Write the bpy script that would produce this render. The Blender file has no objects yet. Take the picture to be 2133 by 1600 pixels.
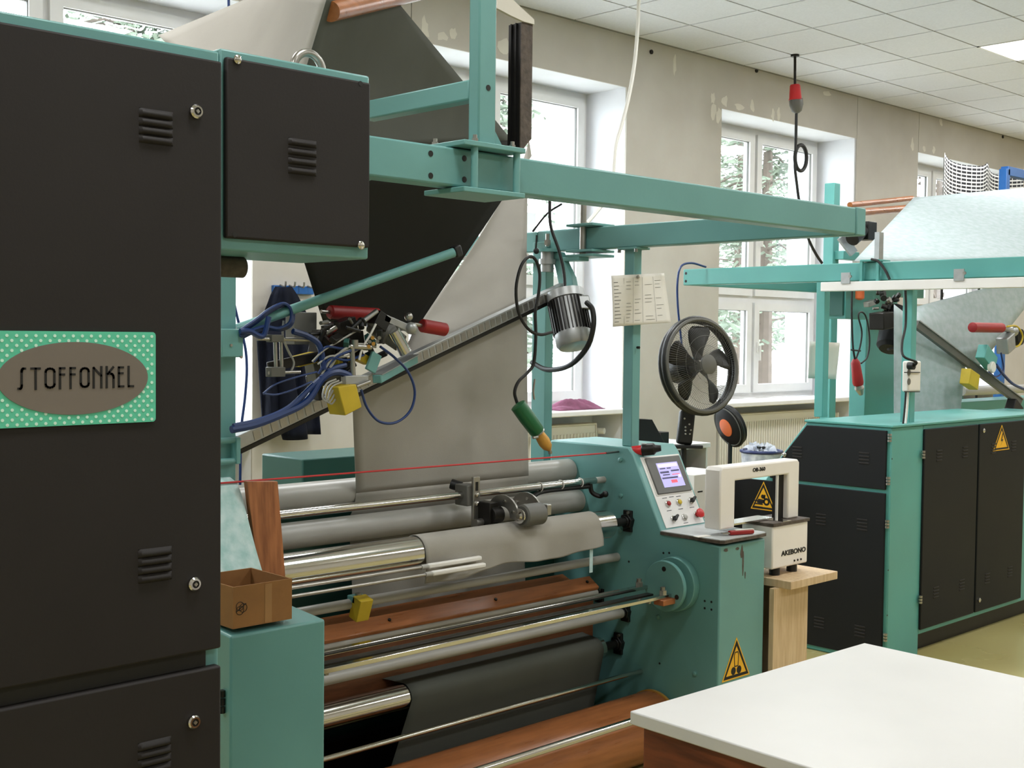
import bpy, bmesh, math, random
from mathutils import Vector, Matrix
V = Vector
random.seed(7)
SC = bpy.context.scene
COL = SC.collection

# ------------------------------------------------------------------ camera
CAM_H, F_PX, CX, CY = 1.55, 2573.8, 1066.5, 800.0
YAW, PITCH, ROLL = 0.7650144, 0.0403830, -0.0109783
def cam_axes():
    f = V((math.sin(YAW)*math.cos(PITCH), math.cos(YAW)*math.cos(PITCH), -math.sin(PITCH)))
    r = V((math.cos(YAW), -math.sin(YAW), 0)); d = f.cross(r)
    c, s = math.cos(ROLL), math.sin(ROLL)
    return c*r+s*d, -s*r+c*d, f
CR, CD, CF = cam_axes()
cam_data = bpy.data.cameras.new('camera'); cam = bpy.data.objects.new('camera', cam_data)
COL.objects.link(cam); SC.camera = cam
cam_data.sensor_fit = 'HORIZONTAL'; cam_data.sensor_width = 36.0
cam_data.lens = F_PX/2133*36.0
cam_data.clip_start = 0.05; cam_data.clip_end = 300
m3 = Matrix((CR, -CD, -CF)).transposed()
cam.matrix_world = Matrix.Translation((0, 0, CAM_H)) @ m3.to_4x4()

# ------------------------------------------------------------------ world + exposure
vs = SC.view_settings
vs.view_transform = 'Standard'; vs.look = 'None'; vs.gamma = 1.0; vs.use_curve_mapping = False
vs.exposure = 0.0
world = bpy.data.worlds.new('overcast_sky'); SC.world = world; world.use_nodes = True
bg = world.node_tree.nodes['Background']
bg.inputs['Color'].default_value = (0.88, 0.94, 1.0, 1); bg.inputs['Strength'].default_value = 13.0
PANEL_W = 44.0          # watts of each ceiling light panel

# ------------------------------------------------------------------ helpers
def P(u, v, X=None, Y=None, Z=None):
    """point of the room seen in direction (u, v) of the 2133x1600 frame, on a given plane"""
    d = CR*((u-CX)/F_PX) + CD*((v-CY)/F_PX) + CF
    o = V((0, 0, CAM_H))
    if X is not None: t = X/d.x
    elif Y is not None: t = Y/d.y
    else: t = (Z-CAM_H)/d.z
    return o + d*t
def lin(c):
    return tuple(((x/255)/12.92 if x <= 10.3 else ((x/255+0.055)/1.055)**2.4) for x in c)
M = {}
def mat(name, rgb, rough=0.5, metal=0.0, var=0.06, scale=8.0, bump=0.0, bscale=60.0, rvar=0.08, emit=0.0, coat=0.0, spec=0.5, stretch=None, rgb2=None):
    m = bpy.data.materials.new(name); m.use_nodes = True
    nt = m.node_tree; b = nt.nodes['Principled BSDF']
    c = lin(rgb)
    tc = nt.nodes.new('ShaderNodeTexCoord')
    src = tc.outputs['Object']
    if stretch:
        mp = nt.nodes.new('ShaderNodeMapping'); mp.inputs['Scale'].default_value = stretch
        nt.links.new(src, mp.inputs['Vector']); src = mp.outputs['Vector']
    if var > 0 or rgb2:
        n = nt.nodes.new('ShaderNodeTexNoise'); n.inputs['Scale'].default_value = scale; n.inputs['Detail'].default_value = 5
        nt.links.new(src, n.inputs['Vector'])
        r = nt.nodes.new('ShaderNodeValToRGB')
        c2 = lin(rgb2) if rgb2 else tuple(min(1, x*(1+var)) for x in c)
        c1 = c if rgb2 else tuple(x*(1-var) for x in c)
        r.color_ramp.elements[0].position = 0.35; r.color_ramp.elements[1].position = 0.65
        r.color_ramp.elements[0].color = (*c1, 1); r.color_ramp.elements[1].color = (*c2, 1)
        nt.links.new(n.outputs['Fac'], r.inputs['Fac']); nt.links.new(r.outputs['Color'], b.inputs['Base Color'])
        if rvar > 0:
            mr = nt.nodes.new('ShaderNodeMapRange')
            mr.inputs['To Min'].default_value = max(0.02, rough-rvar); mr.inputs['To Max'].default_value = min(1, rough+rvar)
            nt.links.new(n.outputs['Fac'], mr.inputs['Value']); nt.links.new(mr.outputs['Result'], b.inputs['Roughness'])
    else:
        b.inputs['Base Color'].default_value = (*c, 1)
    if not (var > 0 and rvar > 0): b.inputs['Roughness'].default_value = rough
    b.inputs['Metallic'].default_value = metal
    b.inputs['Specular IOR Level'].default_value = spec
    if coat: b.inputs['Coat Weight'].default_value = coat
    if bump > 0:
        n2 = nt.nodes.new('ShaderNodeTexNoise'); n2.inputs['Scale'].default_value = bscale; n2.inputs['Detail'].default_value = 3
        nt.links.new(src, n2.inputs['Vector'])
        bp = nt.nodes.new('ShaderNodeBump'); bp.inputs['Strength'].default_value = bump; bp.inputs['Distance'].default_value = 0.01
        nt.links.new(n2.outputs['Fac'], bp.inputs['Height']); nt.links.new(bp.outputs['Normal'], b.inputs['Normal'])
    if emit:
        b.inputs['Emission Color'].default_value = (*c, 1); b.inputs['Emission Strength'].default_value = emit
    M[name] = m
    return m
def wood(name, rgb, rgb2, rough=0.45, stretch=(1, 1, 12), scale=6):
    return mat(name, rgb, rough, var=0.1, rgb2=rgb2, scale=scale, stretch=stretch, bump=0.05, bscale=20)

ORG = {}      # world origin of every object
class B:
    """collects shapes in world coordinates; build() links them as ONE mesh object"""
    def __init__(s): s.v = []; s.f = []
    def add(s, vs_, fs):
        k = len(s.v); s.v += [V(p) for p in vs_]; s.f += [tuple(i+k for i in f) for f in fs]; return s
    def box(s, x0, x1, y0, y1, z0, z1):
        if x0 > x1: x0, x1 = x1, x0
        if y0 > y1: y0, y1 = y1, y0
        if z0 > z1: z0, z1 = z1, z0
        return s.add([(x0,y0,z0),(x1,y0,z0),(x1,y1,z0),(x0,y1,z0),(x0,y0,z1),(x1,y0,z1),(x1,y1,z1),(x0,y1,z1)],
                     [(0,3,2,1),(4,5,6,7),(0,1,5,4),(1,2,6,5),(2,3,7,6),(3,0,4,7)])
    def obox(s, c, a, b, d):
        c, a, b, d = V(c), V(a), V(b), V(d)
        if a.cross(b).dot(d) < 0: a = -a
        vs_ = [c+sx*a+sy*b+sz*d for sz in (-1,1) for sx, sy in ((-1,-1),(1,-1),(1,1),(-1,1))]
        return s.add(vs_, [(0,3,2,1),(4,5,6,7),(0,1,5,4),(1,2,6,5),(2,3,7,6),(3,0,4,7)])
    def bar(s, p, q, w, h, up=(0,0,1)):
        p, q = V(p), V(q); d = (q-p); t = d.normalized(); u = V(up)
        sd = t.cross(u)
        if sd.length < 1e-4: sd = t.cross(V((1,0,0)))
        sd.normalize(); un = sd.cross(t).normalized()
        return s.obox((p+q)/2, d/2, sd*w/2, un*h/2)
    def cyl(s, p, q, r, n=18, r2=None, caps=True):
        p, q = V(p), V(q); t = (q-p).normalized()
        a = t.orthogonal().normalized(); b = t.cross(a); r2 = r if r2 is None else r2
        k = len(s.v)
        for c, rr in ((p, r), (q, r2)):
            for i in range(n):
                th = 2*math.pi*i/n; s.v.append(c + a*rr*math.cos(th) + b*rr*math.sin(th))
        for i in range(n):
            j = (i+1) % n; s.f.append((k+i, k+j, k+n+j, k+n+i))
        if caps: s.f.append(tuple(k+i for i in range(n-1,-1,-1))); s.f.append(tuple(k+n+i for i in range(n)))
        return s
    def lathe(s, p, axis, prof, n=24):
        """prof: list of (t, r) along the axis from p"""
        p = V(p); t = V(axis).normalized(); a = t.orthogonal().normalized(); b = t.cross(a); k = len(s.v); m = len(prof)
        for (d, r) in prof:
            for i in range(n):
                th = 2*math.pi*i/n; s.v.append(p + t*d + a*r*math.cos(th) + b*r*math.sin(th))
        for q in range(m-1):
            for i in range(n):
                j = (i+1) % n; s.f.append((k+q*n+i, k+q*n+j, k+(q+1)*n+j, k+(q+1)*n+i))
        s.f.append(tuple(k+i for i in range(n-1,-1,-1))); s.f.append(tuple(k+(m-1)*n+i for i in range(n)))
        return s
    def tube(s, pts, r, n=8, smooth=5):
        pts = cat(pts, smooth) if smooth else [V(p) for p in pts]
        k = len(s.v); m = len(pts); a = None
        for i, p in enumerate(pts):
            t = (pts[min(i+1, m-1)] - pts[max(i-1, 0)]).normalized()
            if a is None: a = t.orthogonal().normalized()
            a = (a - t*a.dot(t))
            a = a.normalized() if a.length > 1e-6 else t.orthogonal().normalized()
            b = t.cross(a)
            for j in range(n):
                th = 2*math.pi*j/n; s.v.append(p + a*r*math.cos(th) + b*r*math.sin(th))
        for i in range(m-1):
            for j in range(n):
                l = (j+1) % n; s.f.append((k+i*n+j, k+i*n+l, k+(i+1)*n+l, k+(i+1)*n+j))
        s.f.append(tuple(k+j for j in range(n-1,-1,-1))); s.f.append(tuple(k+(m-1)*n+j for j in range(n)))
        return s
    def prism(s, poly, axis, lo, hi):
        n = len(poly)
        mk = {'x': lambda p, t: (t, p[0], p[1]), 'y': lambda p, t: (p[0], t, p[1]), 'z': lambda p, t: (p[0], p[1], t)}[axis]
        vs_ = [mk(p, lo) for p in poly] + [mk(p, hi) for p in poly]
        fs = [tuple(range(n-1,-1,-1)), tuple(range(n, 2*n))] + [(i, (i+1) % n, n+(i+1) % n, n+i) for i in range(n)]
        return s.add(vs_, fs)
    def oprism(s, poly, o, ax, ay, az, t):
        """2D polygon in plane (ax, ay) at o, extruded by t along az"""
        o, ax, ay, az = V(o), V(ax), V(ay), V(az); n = len(poly)
        vs_ = [o+ax*p[0]+ay*p[1] for p in poly] + [o+ax*p[0]+ay*p[1]+az*t for p in poly]
        fs = [tuple(range(n-1,-1,-1)), tuple(range(n, 2*n))] + [(i, (i+1) % n, n+(i+1) % n, n+i) for i in range(n)]
        return s.add(vs_, fs)
    def grid(s, fn, nu, nv):
        k = len(s.v)
        for i in range(nu+1):
            for j in range(nv+1): s.v.append(V(fn(i/nu, j/nv)))
        for i in range(nu):
            for j in range(nv):
                a = k+i*(nv+1)+j; s.f.append((a, a+1, a+nv+2, a+nv+1))
        return s
    def ball(s, c, r, n=12, sc=(1,1,1)):
        c = V(c); m = n//2; k = len(s.v)
        for i in range(1, m):
            ph = math.pi*i/m
            for j in range(n):
                th = 2*math.pi*j/n
                s.v.append(c+V((r*sc[0]*math.sin(ph)*math.cos(th), r*sc[1]*math.sin(ph)*math.sin(th), r*sc[2]*math.cos(ph))))
        for i in range(m-2):
            for j in range(n):
                l = (j+1) % n; s.f.append((k+i*n+j, k+(i+1)*n+j, k+(i+1)*n+l, k+i*n+l))
        t = len(s.v); s.v += [c+V((0,0,r*sc[2])), c-V((0,0,r*sc[2]))]
        for j in range(n):
            l = (j+1) % n; s.f.append((t, k+j, k+l)); s.f.append((t+1, k+(m-2)*n+l, k+(m-2)*n+j))
        return s
    def torus(s, c, axis, R, r, n=28, m=10, a0=0, a1=2*math.pi, ref=None):
        c = V(c); t = V(axis).normalized(); a = (V(ref) if ref else t.orthogonal()).normalized(); b = t.cross(a)
        full = abs(a1-a0-2*math.pi) < 1e-5
        pts = [c + a*R*math.cos(a0+(a1-a0)*i/n) + b*R*math.sin(a0+(a1-a0)*i/n) for i in range(n+1)]
        return s.tube(pts, r, m, 0)
    def build(s, name, mt, parent=None, bevel=0.0, smooth=True, solid=0.0, seg=2, label=None, kind=None):
        c = sum(s.v, V((0,0,0)))/max(1, len(s.v))
        me = bpy.data.meshes.new(name)
        me.from_pydata([tuple(p-c) for p in s.v], [], s.f); me.update()
        mts = mt if isinstance(mt, (list, tuple)) else [mt]
        for x in mts: me.materials.append(M[x] if isinstance(x, str) else x)
        if smooth:
            me.shade_smooth(); me.set_sharp_from_angle(angle=math.radians(38))
        o = bpy.data.objects.new(name, me)
        COL.objects.link(o)
        if parent is not None:
            o.parent = parent; o.location = c - ORG[parent]
        else: o.location = c
        ORG[o] = c
        if solid:
            md = o.modifiers.new('thickness', 'SOLIDIFY'); md.thickness = solid; md.offset = 0
        if bevel:
            md = o.modifiers.new('edge', 'BEVEL'); md.width = bevel; md.segments = seg; md.limit_method = 'ANGLE'; md.angle_limit = math.radians(50)
        if label: o['label'] = label
        if kind: o['kind'] = kind
        return o
def cat(pts, k=5):
    pts = [V(p) for p in pts]
    if len(pts) < 3: return pts
    out = []
    q = [2*pts[0]-pts[1]] + pts + [2*pts[-1]-pts[-2]]
    for i in range(1, len(q)-2):
        a, b, c, d = q[i-1:i+3]
        for j in range(k):
            t = j/k
            out.append(0.5*((2*b)+(c-a)*t+(2*a-5*b+4*c-d)*t*t+(3*b-a-3*c+d)*t**3))
    out.append(pts[-1]); return out
def thing(name, loc, label, category, group=None):
    o = bpy.data.objects.new(name, None); COL.objects.link(o)
    o.empty_display_size = 0.05; o.location = loc; ORG[o] = V(loc)
    o['label'] = label; o['category'] = category
    if group: o['group'] = group
    return o
def tag(o, label, category, group=None):
    o['label'] = label; o['category'] = category
    if group: o['group'] = group
    return o
def structure(o): o['kind'] = 'structure'; return o
def inst(src, parent, at_, name=None, rot=None):
    """a piece that shares mesh data with src"""
    o = bpy.data.objects.new(name or src.name.split('.')[0], src.data); COL.objects.link(o)
    o.parent = parent; o.location = V(at_) - (ORG[parent] if parent is not None else V((0,0,0))); ORG[o] = V(at_)
    for md in src.modifiers:
        m2 = o.modifiers.new(md.name, md.type)
        for a in ('width', 'segments', 'limit_method', 'angle_limit', 'thickness', 'offset'):
            if hasattr(md, a): setattr(m2, a, getattr(md, a))
    if rot is not None: o.rotation_euler = rot
    return o
def text(s, size, name, mt, parent, o, ax, ay, depth=0.0006, bold=0.0, align='LEFT', sx=1.0):
    """flat lettering: the word s from point o along ax, upright ay"""
    cu = bpy.data.curves.new('lettering', 'FONT'); cu.body = s; cu.size = size; cu.extrude = depth; cu.offset = bold
    cu.align_x = align; cu.resolution_u = 3
    tmp = bpy.data.objects.new('lettering', cu); COL.objects.link(tmp)
    me = bpy.data.meshes.new_from_object(tmp.evaluated_get(bpy.context.evaluated_depsgraph_get()))
    bpy.data.objects.remove(tmp); bpy.data.curves.remove(cu)
    ax, ay = V(ax).normalized(), V(ay).normalized(); az = ax.cross(ay)
    b = B(); b.add([V(o)+ax*p.co.x*sx+ay*p.co.y+az*p.co.z for p in me.vertices], [tuple(p.vertices) for p in me.polygons])
    bpy.data.meshes.remove(me)
    return b.build(name, mt, parent, smooth=False)

# ------------------------------------------------------------------ materials
mat('teal', (103, 154, 151), 0.38, var=0.05, scale=3, bump=0.02, bscale=90)
mat('teal_blue', (88, 158, 152), 0.38, var=0.05, scale=3, bump=0.02, bscale=90)
mat('dark_teal', (36, 84, 76), 0.45, var=0.05, scale=3)  # stands in for shaded teal on the cross plate and rear housing
mat('panel_dark', (40, 37, 36), 0.6, var=0.08, scale=2, bump=0.03, bscale=220, spec=0.25)
mat('panel_black', (22, 23, 25), 0.55, var=0.08, scale=2, bump=0.03, bscale=220, spec=0.25)
mat('black', (14, 14, 14), 0.45, var=0.05)
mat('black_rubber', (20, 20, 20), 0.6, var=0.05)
mat('dark_steel', (40, 38, 36), 0.4, metal=0.6, var=0.1, scale=20)
mat('chrome', (205, 203, 200), 0.14, metal=1.0, var=0.03, rvar=0.05, scale=5)
mat('steel', (165, 162, 156), 0.32, metal=0.9, var=0.06, scale=20)
mat('aluminium', (168, 170, 170), 0.42, metal=0.7, var=0.06, scale=30)
mat('grey_roller', (166, 164, 158), 0.36, var=0.04, scale=6)
mat('mid_grey', (96, 95, 90), 0.5, var=0.06)
mat('white_plastic', (225, 222, 216), 0.4, var=0.02)
mat('white_paint', (228, 226, 224), 0.45, var=0.02)
mat('laminate', (208, 206, 203), 0.4, var=0.02)
mat('binder_white', (238, 233, 228), 0.42, var=0.02)
mat('grey_cloth', (160, 156, 148), 0.9, var=0.04, scale=5, bump=0.08, bscale=400, spec=0.2)
mat('grey_cloth_deep_shade', (36, 36, 34), 0.9, var=0.05, scale=5, bump=0.08, bscale=400, spec=0.2)  # grey cloth darkened to paint in deep shade
mat('grey_cloth_shade', (84, 86, 80), 0.9, var=0.05, scale=5, bump=0.08, bscale=400, spec=0.2)  # grey cloth darkened to paint in its shaded side
mat('mint_cloth', (162, 176, 176), 0.9, var=0.05, rgb2=(176, 186, 189), scale=26, bump=0.06, bscale=300, spec=0.2)
mat('mint_paper', (168, 205, 203), 0.75, rgb2=(205, 226, 226), scale=30, bump=0.1, bscale=120)
mat('red_rubber', (150, 24, 26), 0.5, var=0.08)
mat('red', (190, 30, 34), 0.4, var=0.05)
mat('yellow', (196, 168, 40), 0.5, var=0.08, scale=12)
mat('sign_yellow', (236, 178, 34), 0.45, var=0.02)
mat('orange', (222, 110, 60), 0.5, var=0.04)
mat('blue_hose', (22, 50, 104), 0.4, var=0.05)
mat('navy_cloth', (17, 20, 32), 0.95, var=0.2, scale=18, spec=0.15)
mat('blue_paint', (32, 92, 160), 0.4, var=0.05)
mat('dark_blue', (24, 38, 90), 0.45, var=0.05)
mat('green_tool', (20, 92, 52), 0.35, var=0.06)
mat('brass', (200, 150, 70), 0.4, metal=0.3, var=0.1, scale=30)
mat('copper', (190, 120, 78), 0.35, metal=0.5, var=0.08)
wood('wood_red', (96, 58, 34), (124, 76, 48), 0.4, (2, 14, 14), 4)
wood('wood_orange', (146, 88, 48), (168, 104, 60), 0.3, (1.5, 14, 14), 4)
wood('wood_light', (196, 166, 128), (214, 188, 152), 0.5, (14, 14, 1.5), 5)
wood('wood_board', (130, 76, 40), (168, 104, 60), 0.5, (14, 14, 1.2), 5)
wood('wood_dark', (92, 44, 22), (128, 66, 36), 0.45, (2, 2, 14), 4)
mat('cardboard', (146, 102, 58), 0.85, var=0.08, scale=14, bump=0.05, bscale=60)
mat('tape_brown', (160, 118, 74), 0.5, var=0.06)
mat('paper', (224, 220, 212), 0.85, var=0.02)
mat('ink', (60, 60, 62), 0.8, var=0)
mat('black_ink', (18, 17, 15), 0.7, var=0)
mat('grey_metal_plate', (124, 116, 108), 0.45, metal=0.3, var=0.03, scale=2)
mat('plate_mint', (92, 200, 166), 0.5, var=0.03)
mat('dot_mint', (206, 242, 226), 0.55, var=0)
mat('tray_grey', (186, 190, 190), 0.4, var=0.08, scale=14)
mat('worn_edge', (84, 74, 66), 0.75, var=0.3, scale=40, bump=0.3, bscale=80)
mat('screen_frame', (92, 92, 90), 0.4, var=0.03)
mat('screen_lit', (176, 170, 226), 0.3, var=0, emit=0.55)
mat('screen_red', (226, 90, 110), 0.3, var=0, emit=0.55)
mat('screen_dark', (66, 64, 96), 0.3, var=0, emit=0.4)
mat('screen_light', (214, 206, 232), 0.3, var=0, emit=0.55)
mat('led_red', (255, 40, 30), 0.3, var=0, emit=1.2)
mat('wall_plaster', (184, 178, 169), 0.85, rgb2=(193, 188, 180), scale=2.2, bump=0.06, bscale=30)
mat('filler_patch', (214, 209, 198), 0.85, var=0.03)
mat('joint_dark', (122, 114, 104), 0.9, var=0.05)
mat('reveal_white', (226, 227, 232), 0.8, var=0.015)
mat('ceiling_tile', (218, 219, 224), 0.9, var=0.03, scale=60, bump=0.15, bscale=160)
mat('ceiling_grid', (138, 136, 132), 0.6, var=0.03)
mat('ceiling_slab', (120, 118, 114), 0.9, var=0.03)
mat('panel_glow', (255, 253, 248), 0.5, var=0, emit=3.2)
mat('floor_vinyl', (174, 161, 104), 0.28, rgb2=(188, 177, 122), scale=0.8, bump=0.02, bscale=12)
mat('pvc_white', (222, 221, 220), 0.4, var=0.02)
mat('radiator_white', (222, 217, 206), 0.45, var=0.02)
mat('foliage', (84, 96, 80), 0.8, rgb2=(116, 126, 108), scale=3)
mat('bark', (84, 74, 66), 0.9, var=0.2, scale=10)
mat('render_white', (232, 230, 226), 0.85, var=0.03)
mat('bounce_ground', (176, 174, 168), 0.9, var=0.2, scale=3)  # outside ground made pale to bounce daylight onto the ceiling
mat('roof_grey', (120, 112, 106), 0.8, var=0.1)
mat('purple_cloth', (126, 74, 98), 0.95, var=0.15, scale=14)
mat('bag_grey', (150, 156, 172), 0.5, rgb2=(214, 216, 222), scale=16)
def glass_material():
    m = bpy.data.materials.new('window_glass'); m.use_nodes = True; nt = m.node_tree
    for n in list(nt.nodes): nt.nodes.remove(n)
    out = nt.nodes.new('ShaderNodeOutputMaterial'); mx = nt.nodes.new('ShaderNodeMixShader')
    tr = nt.nodes.new('ShaderNodeBsdfTransparent'); gl = nt.nodes.new('ShaderNodeBsdfGlossy'); fr = nt.nodes.new('ShaderNodeLayerWeight')
    tr.inputs['Color'].default_value = (0.95, 0.97, 0.97, 1); gl.inputs['Roughness'].default_value = 0.02; fr.inputs['Blend'].default_value = 0.08
    nt.links.new(fr.outputs['Facing'], mx.inputs[0]); nt.links.new(tr.outputs[0], mx.inputs[1]); nt.links.new(gl.outputs[0], mx.inputs[2])
    nt.links.new(mx.outputs[0], out.inputs['Surface']); M['window_glass'] = m
glass_material()
def stripe_material():
    """white cloth with printed wavy rows of black dashes"""
    m = mat('dash_print', (236, 234, 230), 0.9, var=0)
    nt = m.node_tree; b = nt.nodes['Principled BSDF']; tc = nt.nodes.new('ShaderNodeTexCoord')
    mp = nt.nodes.new('ShaderNodeMapping'); nt.links.new(tc.outputs['UV'], mp.inputs['Vector'])
    w = nt.nodes.new('ShaderNodeTexWave'); w.bands_direction = 'Y'; w.inputs['Scale'].default_value = 9.5; w.inputs['Distortion'].default_value = 0.0
    w2 = nt.nodes.new('ShaderNodeTexWave'); w2.bands_direction = 'X'; w2.inputs['Scale'].default_value = 5.2
    nt.links.new(mp.outputs['Vector'], w.inputs['Vector']); nt.links.new(mp.outputs['Vector'], w2.inputs['Vector'])
    r = nt.nodes.new('ShaderNodeValToRGB'); r.color_ramp.elements[0].position = 0.62; r.color_ramp.elements[1].position = 0.68
    r2 = nt.nodes.new('ShaderNodeValToRGB'); r2.color_ramp.elements[0].position = 0.03; r2.color_ramp.elements[1].position = 0.06
    r2.color_ramp.elements[0].color = (1,1,1,1); r2.color_ramp.elements[1].color = (0,0,0,1)
    nt.links.new(w.outputs['Fac'], r.inputs['Fac']); nt.links.new(w2.outputs['Fac'], r2.inputs['Fac'])
    mx = nt.nodes.new('ShaderNodeMath'); mx.operation = 'MAXIMUM'
    nt.links.new(r.outputs['Color'], mx.inputs[0]); nt.links.new(r2.outputs['Color'], mx.inputs[1])
    c = nt.nodes.new('ShaderNodeValToRGB'); c.color_ramp.elements[0].color = (0.02,0.02,0.025,1); c.color_ramp.elements[1].color = (0.8,0.79,0.77,1)
    nt.links.new(mx.outputs[0], c.inputs['Fac']); nt.links.new(c.outputs['Color'], b.inputs['Base Color'])
stripe_material()

# ================================================================== THE ROOM
CEIL = 3.847; WY = 6.30; XL, XR, YF = -3.0, 17.0, -4.0
WIN = [(1.815, 3.93), (5.12, 7.235), (8.44, 10.553), (11.747, 13.86)]
structure(B().box(XL, XR, YF, WY+0.4, -0.12, 0).build('floor', 'floor_vinyl'))
structure(B().box(XL-.2, XL, YF, WY+.75, 0, CEIL+.1).build('wall_left', 'wall_plaster'))
structure(B().box(XR, XR+.2, YF, WY+.75, 0, CEIL+.1).build('wall_right', 'wall_plaster'))
structure(B().box(XL-.2, XR+.2, YF-.2, YF, 0, CEIL+.1).build('wall_front', 'wall_plaster'))
# --- window wall: white masonry core with plaster panels in front
edges = [XL] + [e for w in WIN for e in w] + [XR]
g = .004
wall_back = structure(B().prism([(10.57+g, 0), (11.755-g, 0), (11.755-g, CEIL), (10.57+g, CEIL)], 'y', WY, WY+.013).build('wall_back', 'wall_plaster', smooth=False))
for a, b in zip(edges[0::2], edges[1::2]): structure(B().box(a, b, WY+.014, WY+.75, 0, CEIL+.1).build('wall_back', 'reveal_white', smooth=False))
for a, b in WIN:
    structure(B().box(a, b, WY+.014, WY+.75, 3.45, CEIL+.1).build('wall_back', 'reveal_white', smooth=False))
    structure(B().box(a, b, WY+.31, WY+.75, 0, .95).build('wall_back', 'reveal_white', smooth=False))
def wpanel(poly): return B().prism(poly, 'y', WY, WY+.013).build('wall_panel', 'wall_plaster', wall_back, smooth=False)
T, L = CEIL, 3.45
wpanel([(XL, 0), (1.815, 0), (1.815, L), (3.93, L), (3.93, 0), (5.11-g, 0), (5.11-g, T), (XL, T)])
wpanel([(5.11+g, L), (7.235, L), (7.235, 0), (8.44, 0), (8.44, L), (10.57-g, L), (10.57-g, T), (5.11+g, T)])
wpanel([(11.755+g, L), (13.86, L), (13.86, 0), (XR, 0), (XR, T), (11.755+g, T)])
def patch(x, z, r, sx, sz):
    n = 11; poly = []
    for i in range(n):
        th = 2*math.pi*i/n; k = r*random.uniform(.55, 1.15); poly.append((x+k*sx*math.cos(th), z+k*sz*math.sin(th)))
    B().prism(poly, 'y', WY-.0012, WY+.002).build('filler_patch', 'filler_patch', wall_back, smooth=False)
for u, v, r, sx, sz in ((1485,205,.06,.7,1), (1510,210,.05,1,1), (1540,222,.06,1.2,.6), (1567,220,.05,.8,1.2), (1610,240,.05,.6,1.2), (1622,238,.05,.6,1.3),
                        (1497,240,.05,.8,1.4), (1900,300,.06,.6,1.6), (1960,255,.04,1,1), (1925,310,.04,1,1), (1945,312,.04,.8,1), (1722,195,.07,1.4,.5),
                        (885,60,.06,.7,1.4), (920,75,.05,1,.8), (945,70,.05,.7,1), (1050,95,.06,1,1), (1405,130,.05,.5,2), (1485,230,.06,.7,1.3)):
    p = P(u, v, Y=WY); patch(p.x, p.z, r, sx, sz)
for (u, v) in ((1577, 147), (2090, 285), (1358, 108)):
    p = P(u, v, Y=WY-.01); B().cyl(p, p+V((0, .03, 0)), .018, 10).build('wall_plug', 'dark_steel', wall_back)

# --- windows
WF = WY+.42
def window(n, x0, x1):
    z0, z1 = .985, 3.45
    fr = B()
    for a in (x0, x1-.06): fr.box(a, a+.06, WF, WF+.08, z0, z1)
    xm = (x0+x1)/2
    fr.box(xm-.045, xm+.045, WF, WF+.08, z0, z1)
    for a, b in ((x0+.06, xm-.045), (xm+.045, x1-.06)):
        for c, d in ((z1-.06, z1), (z0, z0+.06), (1.86, 1.93)): fr.box(a, b, WF, WF+.08, c, d)
    w = structure(fr.build('window_%d' % n, 'pvc_white', smooth=False))
    for (a, b) in ((x0+.05, xm-.02), (xm+.02, x1-.05)):
        for (c, d) in ((z0+.05, 1.865), (1.925, z1-.05)):
            s = B(); k = .075
            s.box(a, a+k, WF-.03, WF+.04, c, d).box(b-k, b, WF-.03, WF+.04, c, d).box(a+k, b-k, WF-.03, WF+.04, c, c+k).box(a+k, b-k, WF-.03, WF+.04, d-k, d)
            so = s.build('sash', 'pvc_white', w, smooth=False)
            B().box(a+k-.01, b-k+.01, WF+.008, WF+.014, c+k-.01, d-k+.01).build('pane', 'window_glass', so, smooth=False)
            gk = B(); e = .006
            gk.box(a+k-e, a+k+.004, WF-.012, WF+.006, c+k, d-k).box(b-k-.004, b-k+e, WF-.012, WF+.006, c+k, d-k).box(a+k, b-k, WF-.012, WF+.006, d-k-.004, d-k+e)
            gk.build('gasket', 'mid_grey', so, smooth=False)
    for zz in (1.45, 2.5):
        hnd = B().box(xm+.06, xm+.085, WF-.045, WF-.03, zz-.05, zz+.05).box(xm+.066, xm+.08, WF-.07, WF-.045, zz-.12, zz+.02)
        hnd.build('window_handle', 'white_plastic', w, bevel=.004)
    B().box(x0-.03, x1+.03, WY-.05, WF, .945, .985).build('window_sill', 'white_paint', w, bevel=.008)
    return w
for i, (a, b) in enumerate(WIN): window(i+1, a, b)

# --- suspended ceiling
slab = structure(B().box(XL, XR, YF, WY+.02, CEIL+.03, CEIL+.15).build('ceiling', 'ceiling_slab', smooth=False))
TX, TY, GX, GY = .6966, .6, 7.3227, 5.7703
lights_at = {(i, j) for i in (-13, -9, -5, -1, 3, 7, 11) for j in (2, 7)}
xs = [GX+TX*i for i in range(-13, 14)]; ys = [WY] + [GY-TY*j for j in range(0, 11)]
grid = B(); w = .012
for x in xs: grid.box(x-w, x+w, ys[-1], WY, CEIL+.006, CEIL+.012)
for y in ys[1:]: grid.box(xs[0], xs[-1], y-w, y+w, CEIL+.0065, CEIL+.0125)
grid.box(xs[0], xs[-1], WY-.02, WY, CEIL-.004, CEIL+.012)
grid.build('ceiling_grid', 'ceiling_grid', slab, smooth=False)
B().box(XL, XR, YF, ys[-1], CEIL, CEIL+.03).build('ceiling_field', 'ceiling_tile', slab, smooth=False)
B().box(xs[-1], XR, ys[-1], WY, CEIL, CEIL+.03).build('ceiling_field', 'ceiling_tile', slab, smooth=False)
B().box(XL, xs[0], ys[-1], WY, CEIL, CEIL+.03).build('ceiling_field', 'ceiling_tile', slab, smooth=False)
tile = tile_n = None
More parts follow.
